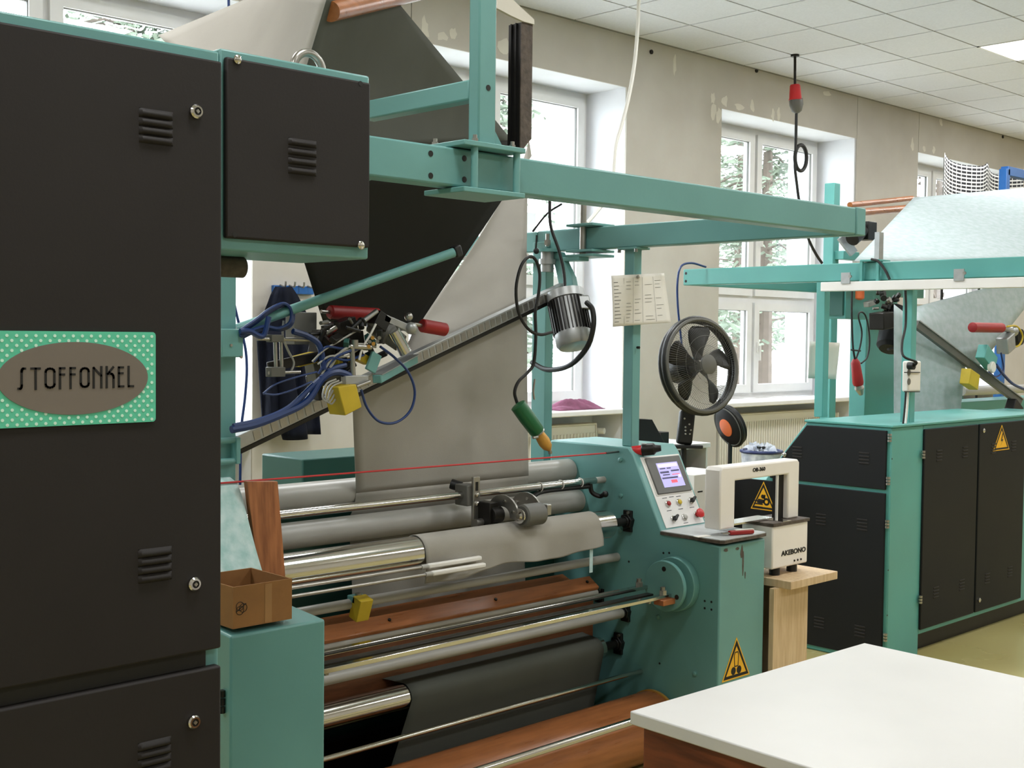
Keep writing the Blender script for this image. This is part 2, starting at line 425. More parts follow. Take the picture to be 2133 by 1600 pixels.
for i in range(-13, 13):
    x0, x1 = GX+TX*i, GX+TX*(i+1)
    for j in range(-1, 10):
        if (i, j) in lights_at: continue
        y1 = ys[j+1]; y0 = ys[j+2]; e = .008
        c = V(((x0+x1)/2, (y0+y1)/2, CEIL+.007))
        if j == -1:
            if tile_n is None: tile_n = B().box(x0+e, x1-e, y0+e, y1-e, CEIL, CEIL+.014).build('ceiling_tile', 'ceiling_tile', slab, smooth=False)
            else: inst(tile_n, slab, c)
        else:
            if tile is None: tile = B().box(x0+e, x1-e, y0+e, y1-e, CEIL, CEIL+.014).build('ceiling_tile', 'ceiling_tile', slab, smooth=False)
            else: inst(tile, slab, c)
def ceiling_light(i, j):
    x0, x1 = GX+TX*i, GX+TX*(i+1); y1 = GY-TY*j; y0 = y1-TY; c = V(((x0+x1)/2, (y0+y1)/2, CEIL))
    t = thing('ceiling_light', c, 'square LED light panel set into the tiled ceiling', 'ceiling light', 'LED panels in the ceiling')  # panels of row 12 are added, unseen behind the camera
    f = B(); k = .02
    f.box(x0, x0+k, y0, y1, CEIL-.004, CEIL+.02).box(x1-k, x1, y0, y1, CEIL-.004, CEIL+.02).box(x0, x1, y0, y0+k, CEIL-.004, CEIL+.02).box(x0, x1, y1-k, y1, CEIL-.004, CEIL+.02)
    f.build('light_frame', 'white_paint', t, smooth=False)
    B().box(x0+k, x1-k, y0+k, y1-k, CEIL-.003, CEIL+.004).build('diffuser', 'panel_glow', t, smooth=False)
    ld = bpy.data.lights.new('panel_lamp', 'AREA'); ld.shape = 'RECTANGLE'; ld.size = TX-.06; ld.size_y = TY-.06
    ld.energy = PANEL_W*{2: 1.0, 7: .75, 12: .5}[j]; ld.color = (0.97, 0.985, 1.0)
    lo = bpy.data.objects.new('panel_lamp', ld); COL.objects.link(lo); lo.parent = t; lo.location = (0, 0, -.012)
for (i, j) in sorted(lights_at | {(i, 12) for i in (-13, -9, -5, -1, 3, 7, 11)}): ceiling_light(i, j)  # last row is unseen behind the camera, added to light the front faces

# --- radiators under the windows
def radiator(x0, x1, label):
    z0, z1, y0, y1 = .16, .86, WY+.10, WY+.20
    t = thing('radiator', ((x0+x1)/2, (y0+y1)/2, z0), label, 'radiator', 'panel radiators below the windows')
    fp = B().box(x0, x1, y0+.01, y0+.03, z0, z1).box(x0, x1, y1-.03, y1, z0, z1)
    n = int((x1-x0)/.036)
    for i in range(n):
        x = x0+.02+i*(x1-x0-.04)/(n-1); fp.box(x-.011, x+.011, y0, y0+.012, z0+.03, z1-.06)
    fp.build('panel', 'radiator_white', t, bevel=.003, seg=1)
    B().box(x0-.005, x1+.005, y0, y1, z1, z1+.012).build('top_grille', 'radiator_white', t, smooth=False)
    B().box(x0-.006, x0, y0, y1, z0, z1).box(x1, x1+.006, y0, y1, z0, z1).build('side_cover', 'radiator_white', t, smooth=False)
    B().cyl((x1+.005, y0+.05, z1-.05), (x1+.06, y0+.05, z1-.05), .012, 10).cyl((x1+.06, y0+.05, z1-.05), (x1+.06, y0+.05, 0), .011, 10).build('pipe', 'radiator_white', t)
    B().cyl((x1+.035, y0+.05, z1-.05), (x1+.06, y0-.03, z1-.05), .024, 14).build('thermostat', 'white_plastic', t)
    for x in (x0+.1, x1-.1): B().box(x-.02, x+.02, y0+.03, y1+.07, z0-.16, z0+.1).build('bracket', 'radiator_white', t)
radiator(2.0, 3.7, 'cream panel radiator under the window beside the coat hooks')
radiator(5.35, 7.05, 'cream panel radiator under the sill with the purple cloth')
radiator(8.62, 10.4, 'cream ribbed radiator under the window behind the big fan')
radiator(11.9, 13.7, 'cream panel radiator under the window behind the striped cloth')

# ================================================================== OUTSIDE
structure(B().box(-40, 90, WY+.75, 90, -.9, -.8).build('ground', 'bounce_ground', smooth=False))
def tree(x, y, h, r, label, bare=False):
    t = thing('tree', (x, y, -.8), label, 'tree', 'trees outside the windows')
    tr = B().cyl((x, y, -.8), (x, y, h*.9), .16, 9, .03)
    fo = B()
    for i in range(90 if bare else 60):
        z = random.uniform(.2, .97)*h; th = random.uniform(0, 2*math.pi); L_ = r*(1.05-z/h)*random.uniform(.5, 1.1)
        e = V((x+L_*math.cos(th), y+L_*math.sin(th), z+L_*(.5 if bare else -.12)))
        s = V((x, y, z)); mid = (s+e)/2+V((0, 0, .12*L_))
        tr.tube([s, mid, e], .022 if bare else .018, 4, 2)
        if bare:
            for q in range(3):
                b0 = s.lerp(e, random.uniform(.35, .9)); tr.tube([b0, b0+V((random.uniform(-.5,.5), random.uniform(-.5,.5), random.uniform(.1,.6)))*L_*.45], .009, 3, 0)
        else:
            for q in range(90):
                c = s.lerp(e, random.uniform(.25, 1.05))+V((random.gauss(0, .2), random.gauss(0, .2), random.gauss(-.08, .14)))
                a = V((random.gauss(0,1), random.gauss(0,1), random.gauss(0,.5))).normalized()*.075; b_ = a.orthogonal().normalized()*.022
                fo.add([c-a-b_, c+a-b_, c+a+b_, c-a+b_], [(0,1,2,3)])
    tr.build('trunk', 'bark', t)
    if not bare: fo.build('foliage', 'foliage', t, smooth=False, kind='stuff')
for x, y, h, r, b_ in ((13.2, 11.6, 7.0, 2.2, 0), (16.5, 11.4, 8.0, 2.4, 0), (20.5, 14.8, 9, 2.6, 0), (10.2, 11.5, 7.5, 2.1, 0), (22.5, 11.6, 6.5, 2.0, 1), (24, 14.5, 8.0, 2.6, 0), (6.8, 13.5, 8, 2.3, 0), (30, 18, 9, 2.8, 0)):
    tree(x, y, h, r, 'bare winter tree outside the windows' if b_ else 'tall evergreen tree outside the windows', bool(b_))
hs = thing('neighbour_house', (25, 26, -.8), 'pale rendered house standing beyond the trees outside', 'house')
B().box(18, 32, 23, 30, -.8, 5.6).build('wall', 'render_white', hs, smooth=False)
B().prism([(22.4, 5.6), (30.6, 5.6), (26.5, 9)], 'x', 17.6, 32.4).build('roof', 'roof_grey', hs, smooth=False)
for k in range(5):
    for zz in (.6, 3.3):
        x = 19.2+k*2.6; wn = B().box(x, x+1.1, 22.94, 23.02, zz, zz+1.5).build('house_window', 'pvc_white', hs, smooth=False)
        B().box(x+.1, x+1.0, 22.92, 22.95, zz+.1, zz+1.4).build('house_pane', 'mid_grey', wn, smooth=False)

# ================================================================== TALL DARK CABINET WITH NAMEPLATE
CY0 = 2.0                                    # its front plane
cab = thing('machine_cabinet', (.8, 2.25, 0), 'tall dark machine cabinet with teal edges and an oval nameplate', 'cabinet')
CXL, CXR, CTOP = .30, 1.177, 2.055
body = B().box(CXL, CXR, CY0, 2.55, .05, CTOP)
body.build('cabinet_body', 'teal', cab, bevel=.004)
B().box(CXL+.03, CXR-.03, CY0+.03, 2.5, 0, .05).build('plinth', 'black', cab)
dz = .966
def door(x0, x1, z0, z1):
    return B().box(x0, x1, CY0-.02, CY0+.002, z0, z1).build('cabinet_door', 'panel_dark', cab, bevel=.004)
d_up = door(CXL+.01, CXR-.006, dz+.004, CTOP-.022)
d_lo = door(CXL+.01, CXR-.006, .08, dz-.028)
B().box(CXL+.012, CXR-.03, CY0-.006, CY0+.002, dz-.027, dz+.003).build('door_gap_shade', 'black_rubber', cab)  # black strip painting the shade in the gap between the doors
def louver_mesh(w, hgt, dep):
    def fn(a, b_):
        x = (a*2-1); t = b_*math.pi
        k = max(0.0, 1-abs(x)**8)**.5
        prof = (math.sin(t)**.7 if 0 < b_ < 1 else 0)
        return (x*w/2, -dep*k*prof*(1.15-.6*b_), (b_-.5)*hgt)
    return B().grid(fn, 14, 8)
_louv = {}
def louvers(parent, x, y, z, w, hgt, pitch, n=4, dep=.008, mt='panel_dark'):
    for i in range(n):
        c = V((x, y, z - pitch*i))
        key = (w, hgt, dep, mt)
        if key not in _louv:
            b_ = louver_mesh(w, hgt, dep); b_.v = [p+c for p in b_.v]
            _louv[key] = b_.build('louver', mt, parent)
            ORG[_louv[key]] = ORG[_louv[key]]; _louv[(key, 'off')] = ORG[_louv[key]]-c
        else: inst(_louv[key], parent, c+_louv[(key, 'off')])
def lock(parent, p, r=.0125):
    lk = B().lathe(p, (0, -1, 0), [(0, r), (.006, r), (.009, r*.8), (.009, r*.55), (.005, r*.5)], 20).build('lock', 'chrome', parent)
    B().cyl(p+V((0, -.0052, 0)), p+V((0, -.0065, 0)), r*.5, 14).build('lock_core', 'black', lk)
    B().obox(p+V((0, -.008, 0)), (r*.16, 0, r*.16), (0, .002, 0), (-r*.16, 0, r*.16)).build('lock_key', 'steel', lk)
YD = CY0-.02
p = P(325, 238, Y=YD); louvers(d_up, p.x, YD, p.z, .064, .015, .0148)
p = P(323, 1150, Y=YD); louvers(d_up, p.x, YD, p.z, .064, .015, .0148)
p = P(322, 1545, Y=YD); louvers(d_lo, p.x, YD, p.z-.004, .064, .015, .0148)
lock(d_up, P(407, 233, Y=YD)); lock(d_up, P(403, 1216, Y=YD)); lock(d_lo, P(402, 1503, Y=YD))
# nameplate
a = P(322, 692, Y=YD); b_ = P(322, 878, Y=YD); zc = (a.z+b_.z)/2
xo1, xo0 = P(305, 785, Y=YD).x, P(-9, 785, Y=YD).x; xc = (xo0+xo1)/2
px1 = a.x; px0 = 2*xc-px1; ph = (a.z-b_.z)/2
def rrect(x0, x1, z0, z1, r, n=5):
    out = []
    for cx_, cz_, a0 in ((x1-r, z1-r, 0), (x0+r, z1-r, 90), (x0+r, z0+r, 180), (x1-r, z0+r, 270)):
        for i in range(n+1):
            th = math.radians(a0+90*i/n); out.append((cx_+r*math.cos(th), cz_+r*math.sin(th)))
    return out
plate = B().prism(rrect(px0, px1, zc-ph, zc+ph, .006), 'y', YD-.004, YD).build('nameplate', 'plate_mint', cab, label='mint nameplate with white polka dots and a grey oval', smooth=False)
rx, rz = (xo1-xo0)/2, ph*.775
B().prism([(xc+rx*math.cos(t*math.pi/32), zc+rz*math.sin(t*math.pi/32)) for t in range(64)], 'y', YD-.0055, YD-.004).build('oval_field', 'grey_metal_plate', plate, smooth=False)
dots = B(); dp = .0078; k = 0
zz = zc+ph-.0075
while zz > zc-ph+.004:
    x = px1-.0075-(dp if k % 2 else 0)
    while x > px0+.004:
        if ((x-xc)/(rx+.0015))**2+((zz-zc)/(rz+.0015))**2 > 1: dots.cyl((x, YD-.004, zz), (x, YD-.0046, zz), .0027, 8)
        x -= 2*dp
    zz -= dp*1.02; k += 1
dots.build('polka_dots', 'dot_mint', plate, smooth=False, kind='stuff')
# lettering STOFFONKEL drawn as strokes, unit height 1
def arc(cx_, cz_, rx_, rz_, a0, a1, n=6):
    return [(cx_+rx_*math.cos(math.radians(a0+(a1-a0)*i/n)), cz_+rz_*math.sin(math.radians(a0+(a1-a0)*i/n))) for i in range(n+1)]
O_ = [arc(.25, .8, .17, .15, 0, 180)+arc(.25, .2, .17, .15, 180, 360)+[(.42, .8)]]
GL = {'S': ([[(0, .03)]+arc(.08, .18, .1, .15, 270, 360)+arc(.28, .82, .1, .14, 180, 90)+[(.38, .96)]], .50),
      'T': ([[(0, .96), (.46, .96)], [(.23, .96), (.23, 0)]], .58), 'O': (O_, .60),
      'F': ([[(.06, 0), (.06, .96), (.38, .96)], [(.06, .66), (.35, .66)]], .46),
      'N': ([[(.06, 0), (.06, .96), (.42, .58)], [(.44, 0), (.44, 1)]], .60),
      'K': ([[(.06, 0), (.06, 1)], [(.42, .98), (.2, .74), (.1, .66)], [(.1, .66), (.3, .66)]+arc(.3, .46, .14, .2, 90, 0)+[(.44, 0)]], .58),
      'E': ([[(.36, .97), (.06, .97), (.06, .03), (.38, .03)], [(.06, .68), (.33, .68)]], .47),
      'L': ([[(.06, 1), (.06, .03), (.36, .03)]], .4)}
def stroke(bm, pts, w, y0, y1):
    for (x0, z0), (x1, z1) in zip(pts, pts[1:]):
        d = V((x1-x0, 0, z1-z0)); l = d.length
        if l < 1e-6: continue
        d /= l; nrm = V((-d.z, 0, d.x))
        c = V(((x0+x1)/2, (y0+y1)/2, (z0+z1)/2)); bm.obox(c, d*(l/2+w*.42), nrm*w/2, V((0, (y1-y0)/2, 0)))
word = 'STOFFONKEL'
slots = [(200, 310), (360, 492), (538, 676), (720, 806), (856, 942), (990, 1120), (1160, 1290), (1335, 1455), (1500, 1590), (1635, 1725)]
lx0, lx1 = P(33, 790, Y=YD).x, P(276, 785, Y=YD).x; su = (lx1-lx0)/1525; lh = .0345
zb = zc-lh*.5+.0012
for ch, (s0, s1) in zip(word, slots):
    g0 = min(p_[0] for st in GL[ch][0] for p_ in st); g1 = max(p_[0] for st in GL[ch][0] for p_ in st); w_ = .0036
    bm = B(); k = ((s1-s0)*su-w_)/(g1-g0); xo = lx0+(s0-200)*su+w_/2
    for st in GL[ch][0]: stroke(bm, [(xo+(a_-g0)*k, zb+c_*lh) for a_, c_ in st], w_, YD-.0066, YD-.0055)
    bm.build('letter', 'black_ink', plate, smooth=False)

# control box hung on the cabinet's right side
bx0, bx1, bz0, bz1, by1 = CXR+.001, 1.516, 1.697, 2.062, 2.235
cbx = B().box(bx0, bx1, CY0, by1, bz0, bz1).build('control_box', 'teal', cab, bevel=.004)
cv = B().box(bx0+.006, bx1-.006, CY0-.012, CY0, bz0+.022, bz1-.016).build('control_box_cover', 'panel_dark', cab, bevel=.004)
yc = CY0-.012
p = P(630, 298, Y=yc); louvers(cv, p.x, yc, p.z, .064, .014, .0178)
for u, v in ((494, 124), (751, 511)):
    p = P(u, v, Y=yc); sc_ = B().lathe(p, (0, -1, 0), [(0, .0085), (.003, .0085), (.0055, .006), (.007, .002)], 14).build('screw', 'chrome', cv)
for u, v in ((751, 174), (489, 489)):
    p = P(u, v, Y=yc); B().cyl(p+V((0, .001, 0)), p+V((0, -.0006, 0)), .005, 12).build('screw_hole', 'black', cv)
p = P(642, 128, Y=2.09); zt = bz1
eye = B().torus((p.x, 2.09, zt+.012), (0, 1, 0), .034, .0085, 26, 10)
eye.cyl((p.x, 2.09, zt), (p.x, 2.09, zt-.01), .014, 12).cyl((p.x, 2.09, zt), (p.x, 2.09, zt+.004), .02, 14)
eye.build('lifting_eye', 'steel', cab)
# round cable duct end under the box
q = P(505, 550, Y=2.16); B().cyl((CXR-.02, 2.16, bz0-.02), (q.x, 2.16, bz0-.02), .021, 20).build('cable_duct', 'worn_edge', cab)

# ================================================================== NEAR FABRIC MACHINE
XI0, XI1 = 1.84, 3.518                       # inner faces of the two side frames
mc = thing('fabric_machine', (2.68, 3.0, 0), 'teal fabric opening machine with rollers, sloped touch panel and overhead beams', 'machine')
prof = [(2.6, 0), (2.6, .812), (2.865, .832), (3.004, 1.10), (3.03, 1.13), (3.44, 1.13), (3.44, 0)]
sf_r = B().prism(prof, 'x', XI1, 3.791).build('side_frame', 'teal', mc, bevel=.006)
sf_l = B().prism(prof, 'x', 1.563, XI0).build('side_frame', 'teal', mc, bevel=.006)
B().box(1.84, XI1, 3.41, 3.44, .02, 1.0).build('cross_plate', 'dark_teal', mc)  # same teal paint as the frame, shade put into the colour
B().box(1.85, XI1, 3.30, 3.34, .02, .2).build('cross_plate', 'dark_steel', mc)
# rear housing behind the rollers
ra, rb = P(630, 957, Y=4.0), P(738, 946, Y=4.0)
B().box(ra.x, ra.x+1.2, 4.0, P(545, 948, X=ra.x).y, 0, ra.z).build('rear_housing', 'dark_teal', mc, bevel=.006)  # darker teal paints in the shade behind the rollers
# hinge on the left frame
p = P(461, 1465, Y=2.62); hg = B()
for k in (-1, 0, 1): hg.cyl((1.558, 2.63, p.z+k*.02-.008), (1.558, 2.63, p.z+k*.02+.008), .008, 10)
hg.build('hinge', 'dark_steel', mc)

def roller(name, y, z, r, mt, x0=XI0, x1=XI1, n=28):
    ch = min(.006, r*.25)
    return B().lathe((x0, y, z), (1, 0, 0), [(0, r-ch), (ch, r), (x1-x0-ch, r), (x1-x0, r-ch)], n).build(name, mt, mc)
roller('upper_guide_roller', 3.331, 1.019, .045, 'grey_roller')
roller('lower_guide_roller', 3.282, .905, .043, 'grey_roller')
rod1 = roller('slide_rod', 3.151, .998, .0135, 'chrome', x1=3.47)
B().cyl((3.40, 3.151, .998), (XI1, 3.151, .998), .0125, 16).build('rod_socket', 'grey_roller', mc)
R3 = (3.022, .854, .052)
roller('chrome_roller', *R3, 'chrome', x1=3.40)
roller('thin_tube', 3.075, .711, .016, 'grey_roller')
roller('drive_roller', 3.027, .508, .018, 'grey_roller', x1=3.49)
R6 = (3.061, .383, .042)
roller('chrome_roller', *R6, 'chrome', x1=3.41)
roller('guard_rod', 2.95, .299, .0085, 'chrome')
def bearing(y, z, x, r=.03):
    b_ = B().cyl((x, y, z), (XI1, y, z), .016, 14).build('shaft', 'dark_steel', mc)
    f = B().cyl((XI1-.022, y, z), (XI1, y, z), r, 6).cyl((XI1-.03, y, z), (XI1-.018, y, z), r*.7, 16)
    f.box(XI1-.012, XI1, y-.02, y+.02, z-r*1.35, z+r*1.35)
    fo = f.build('bearing', 'black', mc, bevel=.002)
    B().cyl((XI1-.02, y-r*.3, z+r*1.1), (XI1-.008, y-r*.3, z+r*1.1), .006, 6).build('bearing_bolt', 'steel', fo)
bearing(R3[0], R3[1], 3.40); bearing(3.027, .508, 3.48, .026); bearing(R6[0], R6[1], 3.41); bearing(3.16, .55, 3.45, .02)
# wooden wind-up roll near the floor
wr = B().lathe((XI0, 2.87, .125), (1, 0, 0), [(0, .12), (XI1-XI0-.03, .12)], 40).build('wooden_roll', 'wood_orange', mc)
B().lathe((XI1-.03, 2.87, .125), (1, 0, 0), [(0, .124), (.012, .124), (.012, .1), (.02, .03), (.03, .03)], 40).build('roll_rim', 'brass', wr)
q = P(1320, 1502, Y=2.66); B().cyl((XI0, 2.66, q.z), (XI1, 2.66, q.z), .0125, 18).build('foot_rail', 'chrome', mc)
B().box(1.85, 3.5, 3.1, 3.3, .0, .03).build('base_plate', 'dark_steel', mc)

# wooden slats with bolts
q0, q1 = P(690, 1328, Y=3.0), P(1237, 1214, X=3.44)
sy, sz = q1.y, q1.z
sl = B(); dv = V((0, -.024, .016)).normalized(); nv = V((0, -.016, -.024)).normalized()
sl.obox(((XI0+3.44)/2, sy, sz), ((3.44-XI0)/2, 0, 0), V((0, -.026, -.017)), V((0, -.003, .0065)))
slo = sl.build('wooden_slat', 'wood_orange', mc, bevel=.003)
for xx in (2.46, 2.93, 3.40): B().cyl((xx, sy, sz+.004), (xx, sy-.004, sz+.012), .006, 6).build('bolt', 'dark_steel', slo)
B().obox(((XI0+3.36)/2, sy+.06, sz+.012), ((3.36-XI0)/2, 0, 0), V((0, -.03, -.012)), V((0, -.003, .008))).build('wooden_slat', 'wood_orange', mc, bevel=.003)
roller('thin_tube', sy-.015, sz-.034, .013, 'grey_roller', x1=3.44)
B().box(XI0, 3.44, sy+.0, sy+.02, sz-.22, sz-.06).build('wooden_slat', 'wood_red', mc, bevel=.003)

# swing arms with disc
dc = V((3.50, 2.783, .655))
dk = B().cyl((3.485, dc.y, dc.z), (XI1, dc.y, dc.z), .098, 48).build('pivot_disc', 'teal', mc, bevel=.003)
dk2 = B().cyl((3.435, dc.y, dc.z), (3.452, dc.y, dc.z), .091, 48).cyl((3.45, dc.y, dc.z), (3.49, dc.y, dc.z), .05, 24).build('pivot_disc', 'teal', mc, bevel=.003)
for (yy, zz) in ((.0, .062), (-.06, -.03)):
    B().cyl((3.4335, dc.y+yy, dc.z+zz), (3.4355, dc.y+yy, dc.z+zz), .009, 14).build('disc_hole', 'black', dk2)
for (yy, zz) in ((2.758, .627), (2.868, .640)):
    a_ = B().box(XI0, 3.435, yy-.012, yy+.012, zz-.007, zz+.007).build('swing_arm', 'chrome', mc, bevel=.002)
    B().cyl((3.40, yy, zz+.006), (3.40, yy, zz+.022), .014, 6).cyl((3.40, yy, zz+.02), (3.40, yy, zz+.034), .009, 12).build('arm_bolt', 'steel', a_)
B().box(3.37, 3.44, 2.73, 2.775, .60, .62).build('arm_block', 'copper', mc, bevel=.002)
B().box(XI0+.1, 3.40, 2.80, 2.83, .615, .63).build('swing_bar', 'dark_steel', mc, bevel=.002)
for xx in (1.95, 3.32): B().box(xx, xx+.012, 2.755, 2.87, .612, .619).build('arm_tie', 'steel', mc)
# square side plates: screw heads and holes on the inner face of the right frame
for u, v in ((1293, 958), (1294, 1032), (1293, 1105), (1372, 1285), (1448, 1403)):
    p = P(u, v, X=XI1); B().lathe(p, (-1, 0, 0), [(0, .009), (.006, .009), (.008, .006)], 10).build('bolt', 'teal', sf_r)
for u, v in ((1382, 1152), (1394, 1152), (1468, 1252), (1482, 1254), (1468, 1267), (1482, 1270), (1382, 1167), (1310, 1170), (1256, 1032), (1374, 1382)):
    p = P(u, v, X=XI1); B().cyl(p+V((.001, 0, 0)), p+V((-.0008, 0, 0)), .0042, 10).build('screw_hole', 'black', sf_r)
# short crank hook on the rod socket
B().tube([(3.44, 3.151, .99), (3.45, 3.15, .955), (3.47, 3.13, .94), (3.475, 3.11, .948)], .009, 8, 5).ball((3.475, 3.105, .95), .013).build('crank_hook', 'black', mc)
for xx in (3.17, 3.28, 3.385): B().torus((xx, 3.151, .996), (1, 0, 0), .0165, .0022, 18, 6).build('cable_tie', 'white_plastic', rod1)
B().tube([(3.43, 3.150, .978), (3.3, 3.152, .979), (3.17, 3.15, .976), (3.1, 3.13, .95), (3.04, 3.10, .90)], .0085, 8, 5).build('cable', 'black_rubber', mc)

# measuring wheel on the slide rod
MX = 2.80
cnt = B().box(MX-.01, MX+.045, 3.12, 3.185, .962, 1.034).build('meter_clamp', 'mid_grey', mc, bevel=.004)
B().cyl((MX+.02, 3.185, 1.02), (MX, 3.215, 1.03), .018, 10).build('clamp_knob', 'black', cnt)
vb = B().box(MX+.008, MX+.038, 3.108, 3.12, .845, 1.062).build('meter_post', 'steel', mc, bevel=.002)
B().box(MX+.018, MX+.028, 3.106, 3.109, 1.015, 1.045).build('post_slot', 'black', vb)
for zz in (.970, 1.0): B().lathe((MX+.023, 3.108, zz), (0, -1, 0), [(0, .008), (.006, .008), (.008, .005)], 12).build('post_bolt', 'chrome', vb)
wr_ = .038; wy, wz = 2.965, R3[1]+R3[2]+wr_-.006
def arc_plate(x):
    out = []; n = 14; cy_, cz_ = 3.045, wz-.006
    for i in range(n+1):
        th = math.radians(-25+i*215/n); out.append((cy_+.078*math.cos(th), cz_+.070*math.sin(th)))
    for i in range(n, -1, -1):
        th = math.radians(-25+i*215/n); out.append((cy_+.036*math.cos(th), cz_+.030*math.sin(th)))
    return B().prism(out, 'x', x, x+.007).build('meter_arm', 'steel', mc)
for xx in (MX+.085, MX+.195):
    ap = arc_plate(xx)
    for a_ in (40, 100, 160): yy_, zz = 3.045+.056*math.cos(math.radians(a_)), wz-.006+.05*math.sin(math.radians(a_)); B().cyl((xx-.004, yy_, zz), (xx, yy_, zz), .006, 10).build('arm_screw', 'chrome', ap)
wh = B().lathe((MX+.098, wy, wz), (1, 0, 0), [(0, wr_-.006), (.005, wr_), (.088, wr_), (.093, wr_-.006)], 30).build('measuring_wheel', 'mid_grey', mc)
B().lathe((MX+.092, wy, wz), (-1, 0, 0), [(0, .026), (.006, .026), (.006, .016), (.012, .010)], 18).build('wheel_hub', 'chrome', wh)
B().box(MX+.203, MX+.225, wy-.018, wy+.018, wz-.008, wz+.03).build('sensor', 'steel', mc, bevel=.003)
B().cyl((MX+.04, 3.06, wz-.004), (MX+.085, 3.06, wz-.004), .030, 18).box(MX+.03, MX+.07, 3.05, 3.12, wz-.04, wz+.04).build('meter_gear_case', 'dark_steel', mc, bevel=.003)
B().cyl((MX+.0, 3.09, wz-.03), (MX+.03, 3.09, wz-.03), .014, 12).build('meter_pin', 'steel', mc)
# white sleeves on two thin bars
q = P(890, 1180, Y=2.95); q2 = P(1001, 1166, Y=2.95)
for k, (yy, zz) in enumerate(((2.95, q.z), (2.93, q.z-.02))):
    B().cyl((XI0, yy, zz), (q.x+.02, yy, zz), .0055, 10).build('thin_bar', 'steel', mc)
    B().cyl((q.x-.025, yy, zz), (q.x, yy, zz), .008, 10).build('bar_collar', 'grey_roller', mc)
    B().box(q.x, q2.x, yy-.009, yy+.009, zz-.008, zz+.008).build('white_sleeve', 'white_plastic', mc, bevel=.005)
# yellow edge guide on the thin tube
p = P(752, 1258, Y=3.045); yb = B().obox((p.x, 3.045, .70), (.024, 0, 0), (0, .02, .006), (0, -.012, .034)).build('edge_guide', 'yellow', mc, bevel=.002)
B().box(p.x-.024, p.x+.024, 3.045, 3.085, .715, .738).build('guide_clamp', 'teal', mc, bevel=.003)
B().cyl((p.x, 3.06, .738), (p.x, 3.06, .744), .01, 12).build('guide_screw', 'steel', mc)

# console on the right frame
A2, B2 = V((0, 2.865, .832)), V((0, 3.004, 1.10)); NS = V((0, -(B2-A2).z, (B2-A2).y)).normalized()
XA = V((1, 0, 0)); TS = (B2-A2).normalized(); LS = (B2-A2).length
def sp(xf, t, n=0): return V((XI1+.273*xf, 0, 0)) + A2 + (B2-A2)*t + NS*n
def splate(x0, x1, t0, t1, n0, n1, name, mt, par, bev=0):
    return B().obox((sp(x0, t0, n0)+sp(x1, t1, n1))/2, XA*.273*(x1-x0)/2, TS*LS*(t1-t0)/2, NS*(n1-n0)/2).build(name, mt, par, bevel=bev)
pl = splate(.11, .95, .03, .97, 0, .003, 'console_plate', 'white_paint', mc, .001)
bz_ = splate(.17, .91, .46, .945, .003, .012, 'screen_bezel', 'screen_frame', mc, .003)
splate(.15, .93, .445, .96, .003, .006, 'bezel_rim', 'white_plastic', mc, .001)
scr = splate(.34, .80, .535, .86, .012, .0125, 'touch_screen', 'screen_lit', mc)
splate(.36, .78, .80, .845, .0125, .0128, 'screen_line', 'screen_light', scr)
for k, (x0, x1, t0, t1, mt_) in enumerate(((.38,.5,.775,.79,'screen_dark'), (.53,.62,.775,.79,'screen_dark'), (.36,.55,.72,.745,'screen_dark'), (.6,.78,.735,.755,'screen_dark'), (.4,.55,.69,.705,'screen_dark'),
                                           (.6,.76,.69,.7,'screen_red'), (.36,.7,.645,.665,'screen_dark'), (.72,.78,.65,.69,'screen_light'), (.53,.66,.585,.625,'screen_red'))):
    splate(x0, x1, t0, t1, .0125, .0129, 'screen_field', mt_, scr)
def knob(xf, t, col, kind):
    p = sp(xf, t, .003)
    o = B().lathe(p, NS, [(0, .013), (.005, .013), (.007, .010)], 18).build('button_ring', 'chrome', mc)
    if kind == 'push': B().lathe(p, NS, [(.007, .009), (.012, .009), (.0135, .006)], 16).build('button_cap', col, o)
    elif kind == 'mush': B().lathe(p, NS, [(.006, .008), (.016, .008), (.017, .017), (.026, .018), (.030, .012)], 20).build('button_cap', col, o)
    else:
        B().lathe(p, NS, [(.007, .009), (.014, .009)], 14).build('switch_base', col, o)
        B().obox(p+NS*.019, (XA*.8+TS*.6)*.015, NS*.006, (TS*.8-XA*.6)*.0045).build('switch_lever', col, o, bevel=.002)
knob(.31, .33, 'red_rubber', 'push'); knob(.55, .33, 'yellow', 'push'); knob(.82, .33, 'black', 'lever')
knob(.31, .13, 'black', 'lever'); knob(.55, .13, 'grey_roller', 'push'); knob(.83, .14, 'red', 'mush')
for (xf, t) in ((.3, .245), (.55, .245), (.8, .245), (.3, .41), (.45, .415), (.6, .41), (.55, .06)): splate(xf-.05, xf+.05, t-.004, t+.004, .003, .0033, 'printed_label', 'ink', pl)
# worn tray on the step
tr = B(); edge = []
poly = [(XI1-.004, 2.868), (XI1-.006, 2.80), (XI1-.003, 2.72), (XI1-.008, 2.66), (XI1-.002, 2.60), (XI1+.01, 2.588), (3.60, 2.590), (3.70, 2.587), (3.785, 2.592), (3.797, 2.61), (3.797, 2.868)]
trayz = .836
B().prism(poly, 'z', .822, trayz-.003).build('tray_edge', 'worn_edge', mc)
B().prism([(a_*.985+3.655*.015, b_*.985+2.73*.015) for a_, b_ in poly], 'z', trayz-.003, trayz).build('tray', 'tray_grey', mc)
drip = B()
for u, v, w_, h_ in ((1545, 1150, .02, .05), (1548, 1172, .012, .10), (1552, 1198, .008, .03), (1512, 1146, .03, .014), (1536, 1143, .03, .012)):
    p = P(u, v, Y=2.6); n = 9
    drip.prism([(p.x+w_/2*math.cos(2*math.pi*i/n)*random.uniform(.5, 1.1), p.z+h_/2*math.sin(2*math.pi*i/n)*random.uniform(.7, 1.1)) for i in range(n)], 'y', 2.5992, 2.6006)
